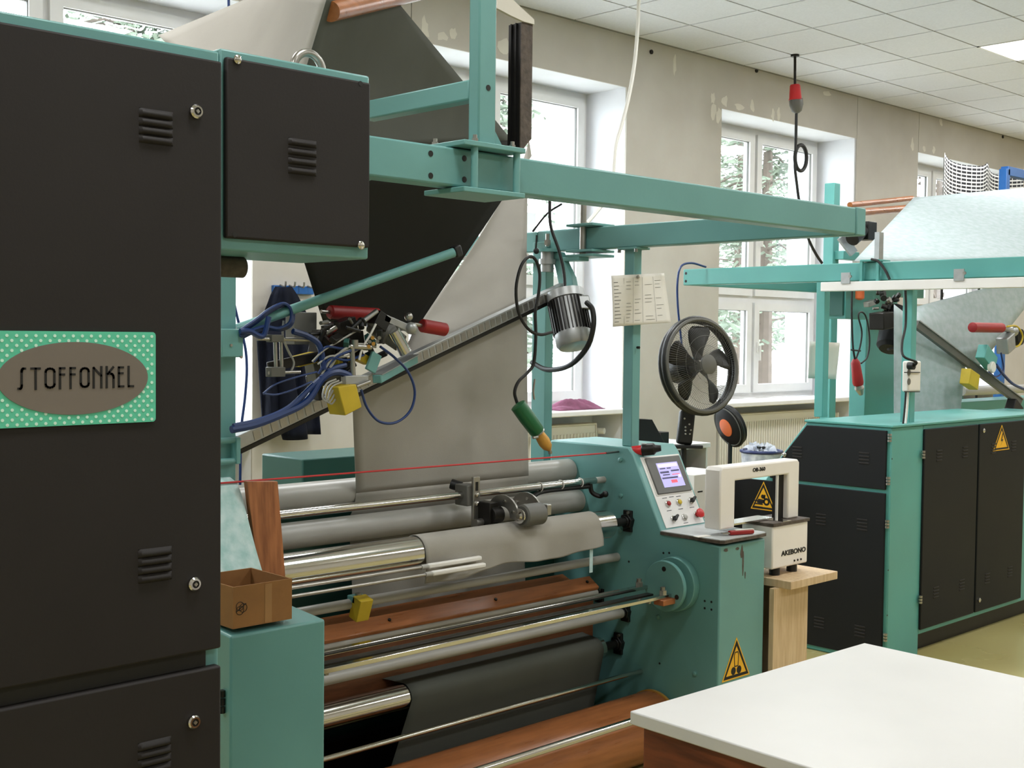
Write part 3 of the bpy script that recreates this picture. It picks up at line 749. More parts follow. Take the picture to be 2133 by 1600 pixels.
drip.build('grime_stain', 'worn_edge', mc, smooth=False)
# warning sign: yellow triangle with rollers
def warn(o, ax, ay, w, hgt, parent, kind, name='warning_sign'):
    o, ax, ay = V(o), V(ax).normalized(), V(ay).normalized(); az = ax.cross(ay)
    def tri(s, d): return [(-w/2*s, d), (w/2*s, d), (0, d+hgt*s)]
    s0 = B().oprism([(-w/2, 0), (w/2, 0), (0, hgt)], o, ax, ay, az, .0012).build(name, 'sign_yellow', parent, smooth=False)
    bl = B()
    t = .055*w; out = [(-w/2*.9, hgt*.035), (w/2*.9, hgt*.035), (0, hgt*.935)]; inn = [(-w/2*.72, hgt*.105), (w/2*.72, hgt*.105), (0, hgt*.79)]
    for i in range(3):
        j = (i+1) % 3; bl.oprism([out[i], out[j], inn[j], inn[i]], o+az*.0012, ax, ay, az, .0004)
    def disc(cx_, cy_, r_): bl.oprism([(cx_+r_*math.cos(i*math.pi/8), cy_+r_*math.sin(i*math.pi/8)) for i in range(16)], o+az*.0012, ax, ay, az, .0004)
    if kind == 'rollers':
        disc(-.1*w, .2*hgt, .085*w); disc(.1*w, .2*hgt, .085*w)
        for poly_ in ([(-.06*w, .3*hgt), (.06*w, .3*hgt), (.08*w, .56*hgt), (.05*w, .64*hgt), (-.05*w, .64*hgt), (-.08*w, .56*hgt)],):
            n = len(poly_)
            for i in range(n):
                a_, b_ = V(poly_[i]), V(poly_[(i+1) % n]); d = (b_-a_).normalized(); nn = V((-d.y, d.x))*.012*w
                bl.oprism([tuple(a_-nn), tuple(b_-nn), tuple(b_+nn), tuple(a_+nn)], o+az*.0012, ax, ay, az, .0004)
    elif kind == 'bolt':
        bl.oprism([(-.05*w, .18*hgt), (.04*w, .36*hgt), (-.04*w, .36*hgt), (.03*w, .66*hgt), (.08*w, .66*hgt), (.03*w, .43*hgt), (.1*w, .43*hgt)], o+az*.0012, ax, ay, az, .0004)
    else:
        disc(.13*w, .3*hgt, .13*w); disc(-.02*w, .47*hgt, .07*w)
        bl.oprism([(-.26*w, .24*hgt), (-.2*w, .38*hgt), (.02*w, .36*hgt), (.04*w, .26*hgt), (-.1*w, .2*hgt)], o+az*.0012, ax, ay, az, .0004)
        bl.oprism([(.0*w, .4*hgt), (.04*w, .55*hgt), (.09*w, .53*hgt), (.07*w, .38*hgt)], o+az*.0012, ax, ay, az, .0004)
    bl.build('sign_print', 'black_ink', s0, smooth=False)
    if kind == 'hand':
        B().oprism([(.13*w+.06*w*math.cos(i*math.pi/8), .3*hgt+.06*w*math.sin(i*math.pi/8)) for i in range(16)], o+az*.0016, ax, ay, az, .0004).build('sign_print', 'sign_yellow', s0, smooth=False)
    return s0
p0, p1, pt = P(1503, 1421, Y=2.6), P(1561, 1400, Y=2.6), P(1531, 1327, Y=2.6)
warn(((p0.x+p1.x)/2, 2.5995, p0.z-.002), (1, 0, 0), (0, 0, 1), p1.x-p0.x, pt.z-p0.z, mc, 'rollers')

# overhead frame
ZB0, ZB1 = 1.882, 1.968
fb = B().box(1.52, 3.555, 2.115, 2.175, ZB0, ZB1).build('front_beam', 'teal', mc, bevel=.005)
B().box(3.555, 3.61, 2.112, 2.18, ZB0-.002, ZB1+.002).build('beam_end_cap', 'teal', mc, bevel=.004)
for u, v in ((897, 320), (897, 366), (967, 330), (967, 374)):
    p = P(u, v, Y=2.115); B().cyl(p+V((0, .002, 0)), p+V((0, -.001, 0)), .0068, 16).build('bolt_hole', 'black', fb)
B().box(3.55, 3.61, 2.175, 3.56, ZB0, ZB1).build('side_beam', 'teal', mc, bevel=.005)
B().box(1.60, 1.66, 2.175, 3.56, ZB0, ZB1).build('side_beam', 'teal', mc, bevel=.005)
# clamp bracket carrying the column
c0, c1 = P(958, 330, Y=2.09).x, P(1086, 330, Y=2.09).x; cm = (c0+c1)/2
for zz in (ZB1+.003, ZB0-.015):
    cl = B().box(c0, c1, 2.075, 2.215, zz, zz+.012).build('clamp_plate', 'teal', mc, bevel=.002)
    if zz > ZB1:
        for xx, yy in ((c0+.02, 2.20), (c0+.045, 2.09), (c1-.02, 2.10)): B().cyl((xx, yy, zz+.012), (xx, yy, zz+.02), .008, 6).cyl((xx, yy, zz+.02), (xx, yy, zz+.028), .005, 10).build('clamp_bolt', 'steel', cl)
for xx in (c0+.042, c1-.017): B().cyl((xx, 2.088, ZB0-.01), (xx, 2.088, ZB1+.01), .0085, 14).build('clamp_pillar', 'teal', mc)
k0, k1 = P(997, 250, Y=2.10).x, P(1033, 250, Y=2.10).x
ky0 = 2.10; ky1 = P(975, 250, X=k0).y
col = B().box(k0, k1, ky0, ky1, ZB1+.015, 3.0).build('column', 'teal', mc, bevel=.004)
p = P(1017, 183, Y=ky0); B().cyl(p+V((0, .002, 0)), p+V((0, -.001, 0)), .0068, 16).build('bolt_hole', 'black', col)
B().prism([(k1, ZB1+.015), (k1+.045, ZB1+.015), (k1, ZB1+.075)], 'y', ky0+.02, ky0+.028).build('gusset', 'teal', mc)
# arm from the column back to the fabric spreader
q0 = P(974, 190, X=k0+.012); q1 = P(760, 232, X=k0-.02)
B().bar((k0+.02, ky1, q0.z), (k0-.01, q1.y, q1.z), .04, .046).build('spreader_arm', 'teal', mc, bevel=.004)
# post under the right side beam
po = B().box(3.552, 3.597, 3.045, 3.092, 1.13, ZB0).build('post', 'teal', mc, bevel=.003)
B().box(3.535, 3.615, 3.02, 3.115, ZB0-.009, ZB0).build('post_head', 'teal', mc, bevel=.002)
for yy in (3.026, 3.109): B().cyl((3.54, yy, ZB0-.02), (3.54, yy, ZB0-.008), .007, 8).build('post_bolt', 'steel', po)
p = P(1327, 724, Y=3.04); B().cyl(p, p+V((0, -.012, 0)), .005, 8).build('post_bolt', 'dark_steel', po)
# rear right post and hinge bracket
rp = P(1108, 700, X=3.53).y; rp2 = P(1136, 700, X=3.53).y
B().box(3.53, 3.575, rp2+.0, rp, .9, ZB0+.04).build('rear_post', 'teal', mc, bevel=.003)
hy = P(1222, 500, X=3.545).y
for zz in (ZB0-.03, ZB0-.012, ZB1+.002): B().box(3.50, 3.63, hy-.07, hy+.07, zz, zz+.010).build('hinge_plate', 'teal', mc, bevel=.002)
B().cyl((3.54, hy+.015, ZB0-.03), (3.54, hy+.015, ZB1+.09), .013, 16).build('hinge_pin', 'steel', mc)
B().box(3.545, 3.60, 3.56, 4.2, ZB0+.002, ZB1-.004).build('rear_arm', 'teal', mc, bevel=.004)
B().box(3.5, 3.56, hy, rp+.05, ZB0-.045, ZB0-.03).build('rear_plate', 'teal', mc, bevel=.002)
# left posts and clamps
lx = P(462, 700, Y=3.05).x; lx2 = P(484, 700, Y=3.05).x
B().box(lx-.02, lx2, 3.03, 3.075, 1.13, ZB0).build('post', 'teal', mc, bevel=.003)
a_, b_ = P(461, 685, Y=3.02), P(499, 744, Y=3.02)
bk = B().box(a_.x-.01, b_.x, 3.0, 3.02, b_.z, a_.z).build('clamp_block', 'teal', mc, bevel=.003)
for dx, dz_ in ((-.008, -.008), (-.008, -.078), (-.04, -.045)): B().cyl((b_.x+dx, 3.0, a_.z+dz_), (b_.x+dx, 2.996, a_.z+dz_), .004, 8).build('clamp_screw', 'steel', bk)
a_, b_ = P(457, 918, Y=3.02), P(493, 965, Y=3.02)
kb = B()
kb.cyl((a_.x-.02, 3.01, a_.z), (b_.x, 3.01, a_.z), .009, 12).cyl((a_.x-.02, 3.01, b_.z+.008), (b_.x, 3.01, b_.z+.008), .009, 12).box(b_.x-.014, b_.x, 2.998, 3.03, b_.z, a_.z+.008)
kb.build('lower_clamp', 'teal', mc, bevel=.002)
# vertical chrome tail near the left post: sagging cable of the clamp
# diagonal spreader bar of polished steel
r0 = P(490, 922, Y=3.05); r1 = P(1172, 600, Y=3.36)
up_ = V((0, 0, 1)); rail = B().bar(r0, r1, .03, .040).build('turning_bar', 'aluminium', mc, bevel=.002)
dirr = (r1-r0).normalized(); sdr = dirr.cross(up_).normalized(); unr = sdr.cross(dirr)
n = 46
for i in range(n):
    c = r0.lerp(r1, .03+(i+.5)/n*.94)+sdr*.0152
    B().obox(c, dirr*((r1-r0).length*.94/n*.36), unr*.014, sdr*.0012).build('bar_cell', 'steel', rail, smooth=False)
B().bar(r0-unr*.026+sdr*.012, r1-unr*.026+sdr*.012, .010, .012).build('bar_edge', 'dark_steel', mc)
# teal strut behind the cutter
B().cyl(P(492, 686, Y=3.05), P(945, 526, Y=2.86), .0145, 18).build('diagonal_strut', 'teal', mc)
B().obox(P(950, 524, Y=2.87), V((.012, 0, .005)), V((0, .016, 0)), V((-.006, 0, .016))).build('strut_end_dark', 'black', mc, bevel=.004)  # added dark block standing for the strut's fade into shade
# hinge head on the right end of the bar, with motor
hd = P(1140, 540, X=3.48)
B().cyl(hd+V((0, 0, -.05)), hd+V((0, 0, .03)), .026, 18).cyl(hd+V((0, 0, -.02)), hd+V((0, 0, .0)), .034, 18).build('swivel_joint', 'aluminium', mc)
B().cyl(hd+V((0, 0, .05)), hd+V((0, 0, .10)), .008, 12).cyl(hd+V((0, 0, .055)), hd+V((0, 0, .075)), .014, 6).build('swivel_nut', 'steel', mc)
B().cyl(hd+V((0, 0, .028)), hd+V((0, 0, .04)), .045, 20).build('swivel_plate', 'teal', mc)
a_ = P(1138, 528, X=3.50); b_ = P(1196, 612, X=3.44)
B().oprism([(0, 0), (.055, 0), (.12, -.10), (.135, -.155), (.06, -.155), (.03, -.06)], P(1145, 526, X=3.50), V((0, -1, 0)), (0, 0, 1), (1, 0, 0), .03).build('motor_bracket', 'teal', mc, bevel=.003)
mt0, mt1 = P(1176, 608, X=3.42), P(1199, 724, X=3.40)
ma = (mt1-mt0).normalized(); mL = (mt1-mt0).length; mR = .073
mo = B().lathe(mt0, ma, [(0, mR*.55), (.004, mR*1.0), (mL*.16, mR*1.0), (mL*.17, mR*.9), (mL*.75, mR*.9), (mL*.75, mR*.97), (mL*.93, mR*.97), (mL*.985, mR*.85), (mL, mR*.6)], 32)
mto = mo.build('motor', 'aluminium', mc)
ea = ma.orthogonal().normalized(); eb = ma.cross(ea)
fin = B()
for i in range(30):
    th = 2*math.pi*i/30; rd = ea*math.cos(th)+eb*math.sin(th); tg = ma.cross(rd)
    fin.obox(mt0+ma*mL*.46+rd*mR*.94, ma*mL*.285, rd*mR*.09, tg*.0022)
fin.build('cooling_fins', 'dark_steel', mto, kind='stuff')
tbx = mt0+ma*mL*.2+CR*.055-CF*.02
B().obox(tbx, CR*.032, ma*.028, CF*.035).build('terminal_box', 'aluminium', mto, bevel=.005)
B().tube([P(1222, 630, X=3.40), P(1234, 645, X=3.39), P(1236, 680, X=3.38), P(1222, 725, X=3.38), P(1185, 762, X=3.40), P(1140, 770, X=3.44), P(1108, 755, X=3.47)], .010, 8, 6).build('motor_cable', 'black_rubber', mc)
B().tube([P(1145, 415, X=3.4), P(1147, 470, X=3.4), P(1165, 525, X=3.4), P(1176, 580, X=3.4), P(1175, 640, X=3.38)], .006, 8, 6).build('motor_cable', 'black_rubber', mc)
B().tube([P(1170, 425, X=3.42), P(1140, 445, X=3.42), P(1110, 482, X=3.42)], .004, 6, 5).build('motor_cable', 'black_rubber', mc)
B().tube([P(1118, 490, X=3.4), P(1116, 522, X=3.4)], .004, 6, 0).ball(P(1117, 523, X=3.4), .012).build('cable_clip', 'black_rubber', mc)

# --- cutter carriage riding on the bar
def on(u, v, Y=3.06): return P(u, v, Y=Y)
def cubo(u0, v0, u1, v1, Y, t, name, mt_, bev=.002, rot=0):
    a_, b_ = P(u0, v0, Y=Y), P(u1, v1, Y=Y); c = (a_+b_)/2; hx, hz = abs(b_.x-a_.x)/2, abs(a_.z-b_.z)/2
    ct, st = math.cos(math.radians(rot)), math.sin(math.radians(rot))
    return B().obox(c+V((0, t/2, 0)), V((ct, 0, st))*hx, V((0, 1, 0))*t/2, V((-st, 0, ct))*hz).build(name, mt_, mc, bevel=bev)
def rod(u0, v0, u1, v1, Y, r, name, mt_, n=12, Y1=None):
    return B().cyl(P(u0, v0, Y=Y), P(u1, v1, Y=Y1 or Y), r, n).build(name, mt_, mc)
cubo(690, 640, 780, 668, 3.12, .002, 'carriage_backplate', 'dark_steel')
def red_roll(u0, v0, u1, v1, Y, Y1):
    a_, b_ = P(u0, v0, Y=Y), P(u1, v1, Y=Y1); d = b_-a_
    o = B().lathe(a_, d, [(0, .018), (.004, .0215), (d.length-.004, .0215), (d.length, .018)], 20).build('red_roller', 'red_rubber', mc)
    B().cyl(a_-d.normalized()*.03, a_, .006, 10).build('roller_pin', 'steel', o)
red_roll(686, 650, 788, 656, 3.12, 3.12); red_roll(878, 678, 928, 687, 3.02, 3.02)
cubo(614, 650, 660, 718, 3.14, .05, 'drive_block', 'mid_grey')
cubo(560, 742, 680, 762, 3.02, .012, 'dummy_guide', 'dark_steel', rot=10)
rod(536, 706, 645, 708, 3.0, .0055, 'cross_rod', 'steel'); rod(573, 702, 575, 778, 3.0, .0055, 'upright_rod', 'steel'); rod(585, 702, 587, 778, 3.0, .0055, 'upright_rod', 'steel')
cubo(566, 697, 592, 713, 2.99, .03, 'rod_clamp', 'mid_grey'); cubo(565, 765, 595, 785, 2.99, .03, 'rod_clamp', 'mid_grey'); rod(560, 777, 625, 775, 3.0, .005, 'cross_rod', 'steel')
cubo(622, 738, 662, 760, 3.03, .04, 'yellow_guard', 'yellow', rot=12); cubo(706, 745, 736, 775, 3.03, .04, 'yellow_guard', 'yellow'); cubo(748, 738, 772, 756, 3.0, .03, 'yellow_guard', 'yellow', rot=-20)
cubo(664, 690, 700, 748, 3.04, .05, 'valve_block', 'black', rot=-12); cubo(690, 668, 745, 698, 3.04, .05, 'valve_block', 'dark_steel', rot=18); cubo(700, 694, 760, 735, 3.05, .05, 'valve_block', 'black', rot=10)
cubo(655, 735, 720, 790, 3.06, .05, 'gear_case', 'mid_grey', rot=14); cubo(660, 775, 716, 826, 3.07, .05, 'gear_case', 'black', rot=14)
for k in range(5): cubo(676+k*7, 684-k*3, 681+k*7, 700-k*3, 3.02, .02, 'valve_plug', 'dark_steel', .001)
p = on(705, 699, 3.015); B().ball(p, .006).build('indicator_light', 'led_red', mc)
# knife motor cylinder at the head's right
a_, b_ = P(772, 668, Y=3.06), P(835, 715, Y=2.98); B().lathe(a_, b_-a_, [(0, .02), (.01, .034), (.05, .036), (.075, .036), (.08, .03), ((b_-a_).length, .028)], 22).build('knife_motor', 'mid_grey', mc)
rod(758, 668, 785, 648, 3.0, .008, 'air_fitting', 'aluminium'); cubo(785, 652, 812, 685, 2.99, .04, 'air_cylinder', 'black', rot=-30)
rod(820, 690, 845, 735, 2.98, .02, 'knife_housing', 'chrome', 18, 2.97); cubo(800, 668, 870, 684, 2.99, .02, 'head_arm', 'aluminium', rot=-18)
B().ball(on(856, 684, 2.99), .02).build('ball_joint', 'aluminium', mc); B().ball(on(851, 660, 3.0), .014).build('ball_joint', 'steel', mc)
rod(733, 722, 736, 795, 2.98, .008, 'upright_rod', 'steel'); rod(728, 722, 772, 724, 2.98, .008, 'cross_rod', 'steel'); rod(738, 708, 738, 724, 2.98, .012, 'rod_head', 'steel')
cubo(720, 783, 768, 800, 2.97, .025, 'rod_clamp', 'aluminium'); rod(742, 806, 770, 795, 2.96, .006, 'clamp_screw', 'steel')
for k, (u, v) in enumerate(((770, 712), (778, 716), (786, 711), (776, 704), (790, 704), (768, 722))): B().cyl(on(u, v, 2.97), on(u, v, 2.99), .006, 8).build('push_fitting', 'brass' if k % 2 else 'steel', mc)
cubo(770, 735, 790, 775, 2.98, .012, 'carriage_plate', 'teal', rot=-25)
a_, b_ = P(785, 790, Y=2.98), P(862, 748, Y=3.12)
B().bar(a_, b_, .03, .026).build('carriage_bracket', 'teal', mc, bevel=.003); B().bar(a_+V((0, 0, .014)), b_+V((0, 0, .014)), .036, .003).build('bracket_plate', 'aluminium', mc)
a_ = P(700, 806, Y=2.95); b_ = P(748, 862, Y=2.95)
B().prism([(a_.x, a_.z), (P(738, 800, Y=2.95).x, P(738, 800, Y=2.95).z), (P(750, 848, Y=2.95).x, P(750, 848, Y=2.95).z), (P(715, 866, Y=2.95).x, P(715, 866, Y=2.95).z)], 'y', 2.94, 3.02).build('yellow_guard', 'yellow', mc, bevel=.003)
for pts, r in (([(752, 812), (765, 850), (790, 878), (825, 880), (855, 855), (864, 815), (850, 775), (822, 745), (792, 722)], .0042),
               ([(482, 895), (530, 885), (590, 862), (640, 835), (670, 790), (700, 775), (735, 785)], .011), ([(486, 888), (540, 876), (600, 850), (655, 800), (690, 770), (720, 760)], .008),
               ([(548, 820), (575, 800), (620, 785), (660, 775)], .0028), ([(548, 820), (575, 822), (610, 812), (650, 795)], .0028),
               ([(560, 660), (548, 700), (520, 690), (500, 690)], .008), ([(610, 690), (640, 700), (665, 720), (675, 770)], .009)):
    B().tube([on(u, v, 2.985) for u, v in pts], r, 8, 6).build('air_hose', 'blue_hose', mc)
for k in range(5):      # coil tied to the strut
    B().tube([on(u+k*1.2, v+k*.9, 2.99+.006*k) for u, v in ((500, 688), (530, 668), (560, 645), (590, 632), (606, 646), (603, 672), (580, 684), (550, 680), (520, 690), (500, 700))], .0046, 6, 5).build('air_hose', 'blue_hose', mc)
B().tube([on(u, v, 3.02) for u, v in ((591, 668), (589, 700), (600, 730), (612, 755), (606, 775))], .0036, 6, 5).build('sensor_cable', 'grey_roller', mc)
B().tube([on(u, v, 2.98) for u, v in ((783, 675), (770, 700), (755, 725), (748, 750))], .0036, 6, 5).build('sensor_cable', 'white_plastic', mc)
for k in range(3): B().tube([on(u+k*6, v+k*3, 2.97) for u, v in ((700, 790), (680, 800), (672, 825), (680, 835), (697, 808))], .003, 6, 5).build('sensor_cable', 'grey_roller', mc)
B().tube([on(u, v, 2.965) for u, v in ((700, 830), (715, 828), (727, 815), (728, 800))], .002, 6, 5).build('sensor_cable', 'black_rubber', mc)
for k in range(26):      # small fittings crowding the cutter head
    u, v = 655+random.uniform(0, 145), 668+random.uniform(0, 110)
    p = on(u, v, 3.0+random.uniform(-.02, .03)); d = V((random.uniform(-1, 1), random.uniform(-.6, .6), random.uniform(-1, 1))).normalized()*random.uniform(.012, .03)
    if k % 3: B().cyl(p-d, p+d, random.uniform(.004, .010), 10).build('fitting', random.choice(('dark_steel', 'steel', 'black', 'mid_grey')), mc)
    else: B().obox(p, d, d.orthogonal().normalized()*random.uniform(.006, .014), d.cross(d.orthogonal()).normalized()*.008).build('fitting', random.choice(('black', 'dark_steel', 'dark_teal')), mc, bevel=.002)
for k in range(7):
    u0, v0 = 640+random.uniform(0, 60), 760+random.uniform(-20, 30)
    B().tube([on(u0, v0, 2.985), on(u0+25, v0-20+random.uniform(-20, 10), 2.975), on(u0+60, v0-35+random.uniform(-20, 20), 2.98), on(u0+95, v0-50+random.uniform(-20, 20), 2.99)], random.choice((.003, .004, .005)), 6, 5).build('air_hose', random.choice(('blue_hose', 'blue_hose', 'black_rubber', 'grey_roller')), mc)
# dark channel hanging from a folded plate beside the column
ca, cb_ = P(1087, 46, Y=2.60), P(1087, 318, Y=2.60)
x0_, x1_ = ca.x, P(1108, 200, Y=2.60).x
B().box(x0_, x0_+.004, 2.604, 2.655, cb_.z, ca.z).box(x0_-.006, x0_, 2.618, 2.622, cb_.z, ca.z).box(x0_-.006, x0_, 2.638, 2.642, cb_.z, ca.z).build('hanging_channel', 'black', mc)
B().prism([(x0_, cb_.z), (x1_, cb_.z+.045), (x1_, ca.z), (x0_, ca.z)], 'y', 2.60, 2.604).build('channel_flange', 'worn_edge', mc)
pts = [P(u, v, Y=2.605) for u, v in ((1035, -30), (1065, 2), (1108, 42), (1108, 52), (1086, 46), (1060, 34), (1030, 18))]
B().prism([(q_.x, q_.z) for q_ in pts], 'y', 2.595, 2.605).build('folded_plate', 'filler_patch', mc)
# wooden roller above the spreader
a_, b_ = P(688, 24, Y=2.60), P(805, -2, Y=2.80)
B().cyl(a_, b_+(b_-a_)*2.2, .026, 20).build('wooden_spreader_roller', 'wood_orange', mc)

# ================================================================== GREY FABRIC RUNNING THROUGH THE NEAR MACHINE
fab = thing('fabric_web', (2.8, 3.3, .9), 'grey fabric web running through the rollers of the teal machine', 'fabric')
def sheet(name, corners, mt, parent, nu=14, nv=14, wav=None, solid=.002):
    """bilinear cloth between four corner points (a-b along u at v=0, d-c at v=1)"""
    a, b, c, d = [V(x) for x in corners]
    def fn(u, v):
        p = (a*(1-u)+b*u)*(1-v)+(d*(1-u)+c*u)*v
        if wav: p = p+V(wav(u, v))
        return p
    return B().grid(fn, nu, nv).build(name, mt, parent, solid=solid)
rl = lambda u: r0.lerp(r1, u)
def bar_at(px):                    # point of the turning bar seen at column px
    lo, hi = 0.0, 1.0
    for _ in range(40):
        m_ = (lo+hi)/2; q = r0.lerp(r1, m_)-V((0, 0, CAM_H)); u = CX+F_PX*q.dot(CR)/q.dot(CF)
        if u < px: lo = m_
        else: hi = m_
    return r0.lerp(r1, lo)
bh = V((0, .022, -.012))
b0_, b1_ = bar_at(742)+bh, bar_at(1106)+bh
Yr1 = 3.331-.048
lo0, lo1 = P(742, 1000, Y=Yr1), P(1101, 968, Y=Yr1)
x_l, x_r = lo0.x, lo1.x
sheet('hanging_sheet', [(x_l, Yr1, 1.02), (x_r, Yr1, 1.02), b1_, b0_], 'grey_cloth', fab, 20, 20, lambda u, v: (0, .006*math.sin(u*9)*math.sin(v*math.pi), 0))
def lowfn(u, v):
    pts = [(Yr1, 1.02), (3.29, .975), (3.318, .93), (3.327, .905), (3.318, .88), (3.30, .84), (3.29, .7), (3.28, .55)]
    k = v*(len(pts)-1); i = min(int(k), len(pts)-2); f = k-i
    return (x_l+(x_r-x_l)*u-.01*v, pts[i][0]*(1-f)+pts[i+1][0]*f, pts[i][1]*(1-f)+pts[i+1][1]*f)
B().grid(lowfn, 4, 21).build('feed_sheet', 'grey_cloth', fab, solid=.002)
# bright sheet above the bar
e0, e1 = bar_at(846)+V((0, .03, 0)), bar_at(1107)+V((0, .03, 0))
t0 = P(1043, 420, Y=3.62); t1 = P(1107, 325, Y=3.72)
def upfn(u, v):
    a = P(850, 692, Y=3.27)
    left = [e0, P(860, 690, Y=3.33), P(905, 628, Y=3.40), P(960, 552, Y=3.48), P(1010, 475, Y=3.56), t0, t1]
    k = v*(len(left)-1); i = min(int(k), len(left)-2); f = k-i; l = left[i].lerp(left[i+1], f)
    r = e1.lerp(t1+V((0, .02, .08)), v)
    return l.lerp(r, u)+V((0, .02*math.sin(u*math.pi)*math.sin(v*math.pi), 0))
B().grid(upfn, 14, 24).build('rising_sheet', 'grey_cloth', fab, solid=.002)
# inside of the opened tube, its shade painted in as a darker cloth
sheet('tube_inside', [P(672, 668, Y=3.30), P(862, 692, Y=3.36), P(1078, 368, Y=3.20), P(575, 360, Y=2.50)], 'grey_cloth_deep_shade', fab, 16, 16, lambda u, v: (0, .06*math.sin(u*math.pi)*math.sin(v*math.pi), 0))
# overhead tent of fabric, shade of the underside painted into its colour
sheet('tent_underside_or_added_sheet', [P(585, 318, Y=2.75), P(1066, 292, Y=3.45), P(812, -15, Y=2.85), P(684, -15, Y=2.56)], 'grey_cloth_shade', fab, 16, 16, lambda u, v: (0, .05*math.sin(u*math.pi)*math.sin(v*math.pi), -.02*math.sin(u*math.pi)*math.sin(v*math.pi)))
sheet('tent_underside_or_added_sheet', [P(585, 318, Y=2.75), P(1066, 292, Y=3.45), P(1045, 330, Y=3.66), P(560, 395, Y=3.0)], 'grey_cloth_deep_shade', fab, 10, 10)  # added sheet that keeps top light off the tube, shade painted in
sheet('tent_side', [P(585, 318, Y=2.75), P(684, -15, Y=2.56), P(545, -15, Y=3.35), P(330, 74, Y=3.9)], 'grey_cloth', fab, 14, 14, lambda u, v: (.03*math.sin(u*math.pi)*math.sin(v*math.pi), 0, 0))
# cloth lying over the upper chrome roller
xa, xb = 2.482, 3.303
def c3(u, v):
    y0, z0, r = R3[0], R3[1], R3[2]+.003
    x = xa+(xb-xa)*u
    if v < .55:
        th = math.radians(-30+v/.55*210); return (x, y0+r*math.cos(th), z0+r*math.sin(th))
    k = (v-.55)/.45
    drop = .066-.016*u+.006*math.sin(u*10+.5)
    wob = .010*math.sin(u*17+1)*k+.006*math.sin(u*31)*k
    return (x+.004*math.sin(k*3), y0-r+wob-.002*k, z0-drop*k*1.35)
B().grid(c3, 60, 34).build('roller_cloth', 'grey_cloth', fab, solid=.0015)
# grey cloth with painted-in shade over the lower chrome roller, running down to the wooden roll
xa6, xb6 = 2.47, 3.38
def c6(u, v):
    y0, z0, r = R6[0], R6[1], R6[2]+.003
    x = xa6+(xb6-xa6)*u
    if v < .3:
        k = 1-v/.3; return (x-.16*k*(1-u), y0+.02+.20*k, z0+r+.035*k)
    if v < .6:
        th = math.radians(90+(v-.3)/.3*90); return (x, y0+r*math.cos(th), z0+r*math.sin(th))
    k = (v-.6)/.4
    return (x-.09*k*(1-u)-.05*k*u, y0-r+.012*k, z0-.24*k)
B().grid(c6, 24, 30).build('roller_cloth', 'grey_cloth_shade', fab, solid=.0015)
tg = P(1233, 1135, Y=2.96)
B().box(tg.x-.008, tg.x+.008, 2.962, 2.964, tg.z-.10, tg.z+.01).build('care_tag', 'mint_paper', fab)

# ================================================================== THINGS AROUND THE NEAR MACHINE
# cardboard box on the left side frame
zt = .826
bxn = thing('cardboard_box', (1.66, 2.70, zt), 'small open brown cardboard box standing on the left teal frame', 'box')
q0, q1 = P(486, 1320, Y=2.605), P(606, 1300, Y=2.605); qb = P(506, 1178, Z=.95)
x0, x1 = q0.x, q1.x+.004; y0, y1 = 2.607, 2.607+.19; H_ = P(486, 1225, Y=2.605).z-zt; k = .004
zt2 = .827
# the frame step slopes a little, so the box is tilted with it
B().box(x0, x1, y0, y1, zt2, zt2+k).build('bottom', 'cardboard', bxn, smooth=False)
for nm, bb in (('front_wall', (x0, x1, y0, y0+k)), ('back_wall', (x0, x1, y1-k, y1)), ('side_wall', (x0, x0+k, y0+k, y1-k)), ('side_wall', (x1-k, x1, y0+k, y1-k))):
    B().box(*bb, zt2+k, zt2+H_).build(nm, 'cardboard', bxn, smooth=False)
pc = P(502, 1267, Y=y0); mk = B()
for i in range(3): mk.torus((pc.x+.006*math.cos(i*2.1), y0-.0006, pc.z+.006*math.sin(i*2.1)), (0, 1, 0), .0105, .0008, 18, 4)
mk.bar((pc.x-.014, y0-.0006, pc.z-.008), (pc.x+.014, y0-.0006, pc.z+.010), .001, .0018)
mk.build('stamped_mark', 'black_ink', bxn)
B().box(x0+.09, x0+.11, y0-.0008, y0, zt2+.002, zt2+H_-.004).build('packing_tape', 'tape_brown', bxn, smooth=False)
# mint sheet over the left console slope
ms = thing('pattern_sheet', (1.70, 2.93, .83), 'pale mint speckled sheet draped over the sloped left console', 'sheet')
def mfn(u, v):
    pts = [(2.850, .850), (2.870, .870), (2.92, .958), (2.985, 1.085), (3.005, 1.118), (3.05, 1.140), (3.14, 1.141)]
    kk = v*6; i = min(int(kk), 5); f = kk-i; y = pts[i][0]*(1-f)+pts[i+1][0]*f; z = pts[i][1]*(1-f)+pts[i+1][1]*f
    return (1.575+(.252-.01*v)*u, y-.010, z+.008+.004*math.sin(v*9+u*3))
B().grid(mfn, 10, 28).build('sheet_cloth', 'mint_paper', ms, solid=.0015)
A3 = V((1.70, 2.955, 1.045)); B().obox((1.66, 2.945, 1.03), (.045, 0, 0), TS*.055, NS*.0008).build('paper_label', 'paper', ms)
# wooden board leaning against the roller ends
t0_, t1_, t2_, t3_ = P(515, 1003, Y=2.955), P(579, 1003, Y=2.955), P(592, 1215, Y=2.93), P(540, 1215, Y=2.93)
dn = (t3_-t0_)*.55
bb = B().add([t0_, t1_, t2_+dn, t3_+dn]+[p_+V((0, .02, 0)) for p_ in (t0_, t1_, t2_+dn, t3_+dn)], [(0,1,2,3),(7,6,5,4),(0,4,5,1),(1,5,6,2),(2,6,7,3),(3,7,4,0)])
tag(bb.build('wooden_board', 'wood_board', bevel=.002), 'brown wooden board leaning upright beside the cardboard box', 'board')
